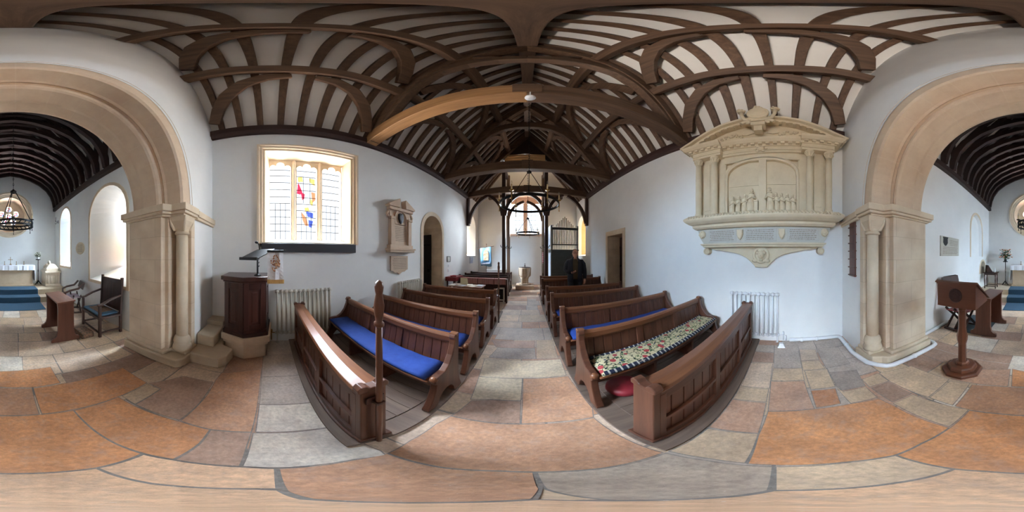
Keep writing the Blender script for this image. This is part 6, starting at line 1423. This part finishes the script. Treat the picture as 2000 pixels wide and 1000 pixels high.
mb = MB(); mb.box(-2.69, -2.30, 4.89, 5.51, .8305, .836); mb.box(-2.69, -2.30, 4.885, 4.89, .70, .836); mb.box(-2.30, -2.295, 4.89, 5.51, .70, .836); tag(mb.obj('red_cloth', RED), 'red cloth covering the small table past the arched doorway', 'cloth')
mb = MB(); mb.box(-.10, .10, -.07, .07, 0, .035); tag(mb.obj('red_book', mat('scarlet_book', (176, 36, 50), rough=.6), bevel=.004, M=Matrix.Translation((-2.47, 5.05, .8365)) @ Matrix.Rotation(.5, 4, 'Z')), 'scarlet book lying on the red-covered table', 'book')

# ---------------------------------------------------------------- font
t = thing('font', 'pale stone tub font on a square step at the end of the aisle', 'font', loc=(-.12, 7.72, 0))
mb = MB(); mb.box(-.42, .42, -.40, .40, 0, .19); mb.obj('step', FONTST, t, .015)
mb = MB(); mb.prism([(.30 * math.cos(R(22.5 + 45 * k)), .30 * math.sin(R(22.5 + 45 * k))) for k in range(8)], .19, .25)
for k in range(4): a = R(45 + 90 * k); mb.lathe([(.085, .24), (.07, .28), (.065, .45), (.10, .56)], (.15 * math.cos(a), .15 * math.sin(a), 0), 12)
mb.lathe([(.16, .25), (.15, .45), (.18, .56)], (0, 0, 0), 16); mb.obj('stem', FONTST, t)
mb = MB(); mb.lathe([(.17, .50), (.25, .58), (.285, .68), (.295, .98), (.29, 1.0), (.24, 1.0), (.22, .96)], (0, 0, 0), 24)
for k in range(8): a = R(22.5 + 45 * k); mb.tube([(.285 * math.cos(a), .285 * math.sin(a), .62), (.30 * math.cos(a), .30 * math.sin(a), .98)], .02, 6)
mb.obj('bowl', FONTST, t)
mb = MB(); mb.lathe([(.27, 1.0), (.27, 1.02), (.20, 1.03), (.03, 1.035), (.02, 1.06), (.035, 1.09), (.014, 1.13), (.012, 1.16), (.022, 1.18), (.004, 1.21)], (0, 0, 0), 16); mb.obj('lid', CHAIR, t)

# ---------------------------------------------------------------- organ
t = thing('pipe_organ', 'grey-green pipe organ with a peaked row of metal pipes in the end bay', 'organ')
X0, X1, YF, YB = 1.02, 2.24, 6.92, 7.85
mb = MB(); mb.box(X0, X1, YF, YB, 0, 1.80); mb.box(X0 - .02, X1 + .02, YF - .03, YB, 1.78, 1.83); mb.box(X0 - .02, X1 + .02, YF - .02, YB, 0, .10); mb.obj('case', ORGC, t, .006)
for a, b, c, d in ((.05, .60, .95, 1.55), (.64, 1.17, .95, 1.55), (.05, .60, .15, .80), (.64, 1.17, .15, .80)):
    mb = MB(); mb.box(X0 + a, X0 + b, YF - .012, YF, c, d); mb.obj('case_panel', ORGC, t, .006)
mb = MB(); mb.box(X0 - .012, X0, YF + .08, YB - .08, .2, 1.7); mb.box(X0 - .03, X0 - .01, YF + .05, YB, 1.9, 2.9); mb.obj('side_panel', PALEB, t, .004)  # side panels paler and bluer than the case
for x in (X0, X1 - .05): mb = MB(); mb.box(x, x + .05, YF, YF + .06, 1.83, 2.90); mb.obj('corner_post', ORGC, t, .004)
for z in (2.02, 2.70): mb = MB(); mb.box(X0, X1, YF - .01, YF + .02, z, z + (.05 if z < 2.5 else .10)); mb.obj('pipe_rail', ORGC, t, .003)
N = 15; mid = 7
for i in range(N):
    x = X0 + .085 + (X1 - X0 - .17) * i / (N - 1); h = 3.32 - .078 * abs(i - mid) - (.02 if i % 2 else 0); r = .025
    if i in (0, N - 1): h = 2.92
    mb = MB(); mb.lathe([(.008, 1.83), (r, 2.02), (r, 2.06), (r, h), (r * .85, h), (r * .8, h - .02)], (x, YF + .06, 0), 10); p = mb.obj('pipe', ORGP, t)
    mb = MB(); mb.prism([(x - .012, 2.10), (x + .012, 2.10), (x, 2.16)], YF + .024, YF + .032, 'y'); mb.obj('pipe_mouth', BLACKP, p)
mb = MB(); mb.tube([(.72, 7.55, 6.0), (.72, 7.55, .75)], .011, 6)
t = tag(mb.obj('bell_rope', mat('hemp_rope', (170, 150, 120), rough=.9)), 'bell rope with a red woollen grip hanging beside the turret post near the organ', 'bell rope')
mb = MB(); mb.tube([(.72, 7.55, 1.75), (.72, 7.55, 1.65), (.72, 7.55, 1.3), (.72, 7.55, 1.2)], [.012, .03, .03, .012], 8); mb.obj('woollen_grip', bandmat('red_sally', (170, 40, 50), (220, 200, 190), 'Z', 4), t)

# ---------------------------------------------------------------- banner
t = thing('banner', 'pale blue embroidered church banner hung from a pole in the far corner', 'banner', loc=(-2.13, 8.15, 0))
mb = MB(); mb.tube([(.03, 0, 0), (.03, 0, 2.12)], .014, 8); mb.ball((.03, 0, 2.16), .03, 8, 6); mb.obj('pole', LECTZ, t)
mb = MB(); mb.tube([(-.44, -.02, 1.93), (.44, -.02, 2.05)], .011, 8); mb.obj('cross_bar', LECTZ, t)
mb = MB(); rings = []
for i in range(13):
    u = i / 12; x = -.28 + .58 * u; z1 = 1.945 + .08 * u; z0 = 1.03 + .03 * math.sin(u * 6)
    f_ = lambda z: -.04 + .02 * math.sin(u * 9 + z * 2)
    rings.append([(x + .04 * (z1 - z) * .8, f_(z), z) for z in (z0, z0 + .3, z0 + .6, z1)] + [(x + .04 * (z1 - z) * .8, f_(z) + .006, z) for z in (z1, z0 + .6, z0 + .3, z0)])
mb.loft(rings, True, False, True); b_ = mb.obj('cloth', BANB, t)
mb = MB(); mb.prism([(-.10, 1.32), (.16, 1.32), (.17, 1.7), (.13, 1.82), (.03, 1.88), (-.07, 1.82), (-.11, 1.7)], -.075, -.066, 'y'); mb.obj('embroidered_figure', mat('cream_gold_embroidery', (196, 164, 120), (226, 210, 184), 14, spread=.1), b_)
mb = MB(); mb.prism([(-.2, 1.12), (.24, 1.16), (.24, 1.22), (-.2, 1.18)], -.072, -.066, 'y'); mb.obj('embroidered_band', mat('silver_blue_embroidery', (150, 160, 190), (220, 220, 226), 20, spread=.1), b_)
t = thing('low_cupboard', 'low white painted cupboard against the end wall under the banner', 'cupboard')
mb = MB(); mb.box(-2.15, -1.15, 8.42, 8.72, .0, .80); mb.box(-2.18, -1.12, 8.40, 8.73, .80, .83); mb.obj('carcass', RADW, t, .004)
for a in (-2.13, -1.63): mb = MB(); mb.box(a, a + .46, 8.405, 8.42, .06, .77); d_ = mb.obj('door', RADW, t, .003); mb = MB(); mb.ball((a + (.42 if a < -2 else .04), 8.395, .45), .014, 8, 6); mb.obj('knob', BRASS, d_)
mb = MB(); mb.box(-2.72, 2.72, YW - .02, YW, 0, .14)
struct(mb.obj('baseboard_west', RADW, bevel=.004), 'white skirting along the foot of the end wall', 'skirting')

# ---------------------------------------------------------------- chandeliers
def chandelier(label, c, Rr, zr, zh, ztop, n, a0, two=False):
    t = thing('chandelier', label, 'chandelier', loc=(c[0], c[1], 0), group='iron ring chandeliers')
    mb = MB()
    def band(z0, h):
        m = 48
        mb.loft([[((Rr + e) * math.cos(6.2832 * k / m), (Rr + e) * math.sin(6.2832 * k / m), z) for e, z in ((-.008, z0), (.008, z0), (.008, z0 + h), (-.008, z0 + h))] for k in range(m)], False, True, False)
    s_ = Rr / .8
    if two:
        band(zr - .03, .035); band(zr + .05, .035)
        for k in range(24): a = 6.2832 * k / 24; mb.bar((Rr * math.cos(a), Rr * math.sin(a), zr), (Rr * math.cos(a + .13), Rr * math.sin(a + .13), zr + .06), .008, .02)
    else: band(zr - .035, .07)
    mb.obj('iron_ring', IRON, t)
    mb = MB(); mb.lathe([(.02, zh - .06), (.06, zh - .04), (.07, zh), (.03, zh + .03), (.012, zh + .06)], (0, 0, 0), 12); mb.obj('hub', IRON, t)
    mb = MB(); k = 0; z = zh + .06
    L_ = .09; rr_ = .020 * max(.6, s_)
    while z < ztop - .02:
        q = MB(); q.torus((0, 0, 0), rr_, .0055, 'y' if k % 2 else 'x', 10, 5); q.v = [(x, y, z + L_ * .45 + zz * 2.2) for x, y, zz in q.v]; mb.add(q.v, q.f, True); z += L_ * .82; k += 1
    mb.obj('chain', IRON, t)
    for k in range(3):
        a = a0 + 6.2832 * k / 3 + .5; mb = MB(); mb.tube([(.05 * math.cos(a), .05 * math.sin(a), zh - .02), (Rr * math.cos(a), Rr * math.sin(a), zr + .03)], .010, 6); mb.obj('hanging_rod', IRON, t)
    for k in range(n):
        a = a0 + 6.2832 * k / n; x, y = (Rr + .02) * math.cos(a), (Rr + .02) * math.sin(a)
        mb = MB(); mb.lathe([(.004, -.20), (.016, -.17), (.008, -.15), (.008, -.08), (.018, -.06), (.014, .02), (.018, .06), (.012, .10), (.012, .13), (.055, .14), (.06, .155), (.018, .16)], (0, 0, 0), 10)
        mb.v = [(x + p[0] * s_ ** .5, y + p[1] * s_ ** .5, zr + p[2] * s_ ** .6) for p in mb.v]; ch = mb.obj('candle_holder', BRASS if not two else IRON, t)
        q = .16 * s_ ** .6; mb = MB(); mb.lathe([(.018 * s_ ** .5, q), (.018 * s_ ** .5, q + .15 * s_)], (x, y, zr), 10); mb.obj('candle_tube', CANDLE, ch)
        q += .15 * s_; mb = MB(); mb.lathe([(.010, q), (.022, q + .035), (.019, q + .065), (.006, q + .10), (.002, q + .11)] if s_ > .9 else [(.006, q), (.012, q + .02), (.003, q + .05)], (x, y, zr), 10); mb.obj('candle_bulb', glass('bulb_glass', (250, 250, 246), .8), ch)
    return t
chandelier('large black iron ring chandelier with six brass candle lights over the pews', (.05, 4.42), .80, 3.0, 4.06, 7.55, 6, R(0))
chandelier('smaller iron ring chandelier hanging beyond, inside the bell turret frame', (.02, 7.45), .53, 2.58, 3.30, 5.75, 6, R(20))
q_ = cw(.02, -1.32)
chandelier('black double-banded iron chandelier hanging in the chancel', (q_.x, q_.y), .42, 2.20, 3.02, 7.24, 6, R(30), True)
# ---------------------------------------------------------------- the man standing among the pews
PL_ = Matrix.Translation((1.33, 4.42, .03)) @ Matrix.Rotation(R(-12), 4, 'Z')      # faces -y
body = bpy.data.meshes.new('person')
V = [(0, 0, .95), (0, .005, 1.10), (0, .0, 1.28), (0, .0, 1.38), (0, -.012, 1.46), (0, -.022, 1.52),
     (-.165, .005, 1.345), (-.256, .013, 1.125), (-.10, -.205, 1.07), (.165, .005, 1.345), (.268, .024, 1.11), (.267, -.05, .88),
     (-.095, 0, .90), (-.105, -.01, .50), (-.115, .02, .09), (-.13, -.12, .045), (.095, 0, .90), (.105, -.01, .50), (.115, .02, .09), (.13, -.12, .045)]
E_ = [(0, 1), (1, 2), (2, 3), (3, 4), (4, 5), (3, 6), (6, 7), (7, 8), (3, 9), (9, 10), (10, 11), (0, 12), (12, 13), (13, 14), (14, 15), (0, 16), (16, 17), (17, 18), (18, 19)]
RAD = [(.15, .11), (.145, .11), (.16, .115), (.10, .08), (.052, .055), (.058, .062), (.05, .05), (.036, .036), (.027, .027), (.05, .05), (.036, .036), (.03, .03), (.085, .09), (.06, .062), (.042, .045), (.04, .03), (.085, .09), (.06, .062), (.042, .045), (.04, .03)]
HEADC = Vector((0, -.03, 1.585))
body.from_pydata(V, E_, [])
po = bpy.data.objects.new('person', body); COL.objects.link(po)
po.modifiers.new('skin', 'SKIN'); sd = po.modifiers.new('smooth', 'SUBSURF'); sd.levels = 1; sd.render_levels = 1
for sv, r_ in zip(body.skin_vertices[0].data, RAD): sv.radius = r_
body.skin_vertices[0].data[0].use_root = True
# bake the skin so that head and hands can join the same surface
dg = bpy.context.evaluated_depsgraph_get(); dg.update()
me2 = bpy.data.meshes.new_from_object(po.evaluated_get(dg))
bpy.data.objects.remove(po)
B = MB()
B.v = [tuple(v.co) for v in me2.vertices]; B.f = [tuple(p.vertices) for p in me2.polygons]; B.sm = [True] * len(B.f); B.mi = [0] * len(B.f)
# head: lofted skull with jaw, nose, brow and ears
rings = []
for z, rx, ry, yo in ((-.115, .03, .03, -.03), (-.105, .045, .05, -.028), (-.08, .058, .072, -.014), (-.045, .066, .086, -.004), (-.01, .071, .094, 0), (.03, .075, .098, .004), (.065, .074, .096, .006), (.095, .064, .082, .008), (.115, .042, .055, .01), (.124, .012, .015, .012)):
    ring = []
    for i in range(20):
        a = 2 * math.pi * i / 20; x = rx * math.cos(a); y = ry * math.sin(a) + yo
        if abs(math.cos(a)) < .45 and math.sin(a) < 0:
            if -.05 < z < 0: y -= .006
            if .0 < z < .05: y += .006
        ring.append(HEADC + Vector((x, y, z)))
    rings.append(ring)
B.loft(rings, True, False, True)
hp = lambda x, y, z: tuple(HEADC + Vector((x, y, z)))
B.loft([[hp(-.007, -.088, .022), hp(.007, -.088, .022), hp(0, -.098, .022)], [hp(-.012, -.088, -.012), hp(.012, -.088, -.012), hp(0, -.112, -.008)], [hp(-.014, -.086, -.026), hp(.014, -.086, -.026), hp(0, -.106, -.024)]], True, False, True)
for s in (-1, 1): B.ball(hp(s * .076, .006, 0), (.010, .020, .030), 8, 6)
B.tube([hp(-.024, -.084, -.055), hp(0, -.094, -.053), hp(.024, -.084, -.055)], [.003, .006, .003], 6)
# hands: palm, four fingers and a thumb each
def hand(p, ax, up, side, curl):
    p = Vector(p); ax = Vector(ax).normalized(); up = Vector(up).normalized(); sd_ = ax.cross(up).normalized() * side
    B.loft([[p + ax * u + sd_ * a * w_ + up * b * .014 for a, b in ((-1, -1), (1, -1), (1, 1), (-1, 1))] for u, w_ in ((-.01, .026), (.03, .04), (.085, .042))], True, False, True)
    for k, L_ in enumerate((.068, .078, .073, .056)):
        b = p + ax * .08 + sd_ * (-.031 + .0205 * k)
        q1 = b + (ax * math.cos(curl * .4) - up * math.sin(curl * .4)) * L_ * .45; q2 = q1 + (ax * math.cos(curl) - up * math.sin(curl)) * L_ * .33; q3 = q2 + (ax * math.cos(curl * 1.6) - up * math.sin(curl * 1.6)) * L_ * .25
        B.tube([b, q1, q2, q3], [.010, .0095, .0085, .006], 6)
    b = p + ax * .02 - sd_ * .034; B.tube([b, b + ax * .025 - sd_ * .02 - up * .012, b + ax * .055 - sd_ * .016 - up * .028, b + ax * .07 - sd_ * .004 - up * .036], [.013, .012, .010, .007], 6)
hand((-.095, -.215, 1.07), (.75, -.62, .12), (.1, .2, -1), 1, 1.3)
hand((.266, -.055, .87), (0, -.15, -1), (.6, .3, 0), -1, .6)
p_ = tag(B.obj('person', SKIN, M=PL_), 'person in a navy jacket and olive jumper standing among the pews with a phone', 'person')
def child(mb, name, m, bevel=0): return mb.obj(name, m, p_, bevel)
def rings_of(L_, n=20): return [[(cx + rx * math.cos(2 * math.pi * i / n), cyy + ry * math.sin(2 * math.pi * i / n), z) for i in range(n)] for z, rx, ry, cx, cyy in L_]
mb = MB()
n = 28
def open_jacket(L_):
    out = []
    for z, rx, ry, gap in L_:
        ring = []
        for j in (0, 1):
            idx = range(n + 1) if j == 0 else range(n, -1, -1)
            for i in idx:
                a = -math.pi / 2 + gap + (2 * math.pi - 2 * gap) * i / n; k = 1 if j == 0 else .90
                ring.append((rx * k * math.cos(a), ry * k * math.sin(a), z))
        out.append(ring)
    return out
mb.loft(open_jacket([(.80, .215, .165, .34), (.92, .215, .165, .33), (1.05, .212, .160, .32), (1.2, .222, .165, .34), (1.30, .228, .160, .36), (1.37, .215, .145, .38), (1.415, .17, .125, .42), (1.445, .115, .11, .48), (1.475, .086, .098, .55), (1.51, .082, .092, .65)]), True, False, True)
for s, P, rr_ in ((-1, [(-.11, .005, 1.375), (-.175, .005, 1.362), (-.225, .01, 1.29), (-.262, .015, 1.12), (-.20, -.10, 1.075), (-.115, -.195, 1.07)], [.055, .075, .080, .068, .060, .050]), (1, [(.11, .005, 1.375), (.175, .005, 1.362), (.228, .01, 1.29), (.270, .025, 1.11), (.276, -.02, .98), (.268, -.05, .885)], [.055, .075, .080, .068, .058, .050])): mb.tube(P, rr_, 14)
child(mb, 'jacket', NAVY)
mb = MB(); mb.loft(rings_of([(.88, .175, .135, 0, 0), (1.0, .175, .138, 0, 0), (1.2, .19, .142, 0, 0), (1.30, .185, .128, 0, 0), (1.38, .12, .10, 0, 0), (1.435, .07, .078, 0, -.008)]), True, False, True); child(mb, 'jumper', JUMP)
mb = MB()
for s in (-1, 1): mb.loft(rings_of([(.06, .075, .085, s * .115, .0), (.3, .082, .09, s * .112, .005), (.55, .095, .10, s * .105, 0), (.80, .11, .125, s * .095, 0), (.93, .11, .135, s * .075, 0)]), True, False, True)
child(mb, 'trousers', mat('dark_trousers', (26, 28, 34), (36, 38, 46), 30, rough=.9))
for s in (-1, 1):
    mb = MB(); mb.loft([[(s * .118 + w_ * math.cos(a), y, max(0, h * .5 + h * .5 * math.sin(a))) for a in [2 * math.pi * i / 12 for i in range(12)]] for y, w_, h in ((.085, .035, .07), (.05, .05, .10), (-.03, .05, .10), (-.11, .055, .07), (-.175, .045, .055), (-.20, .02, .035))], True, False, True); child(mb, 'shoe', BLACKP)
mb = MB(); rings = []
for z, rx, ry, yo, a0 in ((-.05, .076, .100, .010, .78), (.0, .080, .104, .010, .66), (.05, .081, .104, .010, .50), (.095, .071, .091, .012, .30), (.120, .050, .066, .014, .15), (.134, .014, .02, .016, .1)):
    ring = [(HEADC.x + rx * math.cos(a), HEADC.y + yo + ry * math.sin(a), HEADC.z + z) for a in [-math.pi / 2 + a0 * math.pi / 1.3 * 1 + (2 * math.pi - 2 * a0 * math.pi / 1.3) * i / 18 for i in range(19)]]
    ring += [(HEADC.x + (q[0] - HEADC.x) * .93, HEADC.y + (q[1] - HEADC.y) * .93, q[2] - .002) for q in ring[::-1]]
    rings.append(ring)
mb.loft(rings, True, False, True); child(mb, 'hair', HAIR)
mb = MB()
for s in (-1, 1): mb.torus(hp(s * .031, -.097, .020), .024, .0025, 'y', 16, 5); mb.tube([hp(s * .055, -.095, .022), hp(s * .077, -.02, .02), hp(s * .077, .01, .012)], .002, 5)
mb.tube([hp(-.008, -.10, .022), hp(.008, -.10, .022)], .002, 5); child(mb, 'spectacles', BLACKP)
mb = MB()
for s in (-1, 1): mb.ball(hp(s * .031, -.086, .018), (.011, .006, .006), 8, 5)
objs(mb, 'eye', mat('eye_dark', (52, 44, 40), rough=.3), p_)
mb = MB(); mb.box(-.036, .036, -.005, .005, -.07, .07)
M_ = PL_ @ Matrix.Translation((-.045, -.285, 1.085)) @ Matrix.Rotation(R(-70), 4, 'X') @ Matrix.Rotation(R(75), 4, 'Y')
tag(mb.obj('mobile_phone', BLACKP, bevel=.004, M=M_), 'small black mobile phone held in the standing person\'s hand', 'phone')

for o in bpy.data.objects:
    if o.name.startswith('lettering'): o['kind'] = 'stuff'
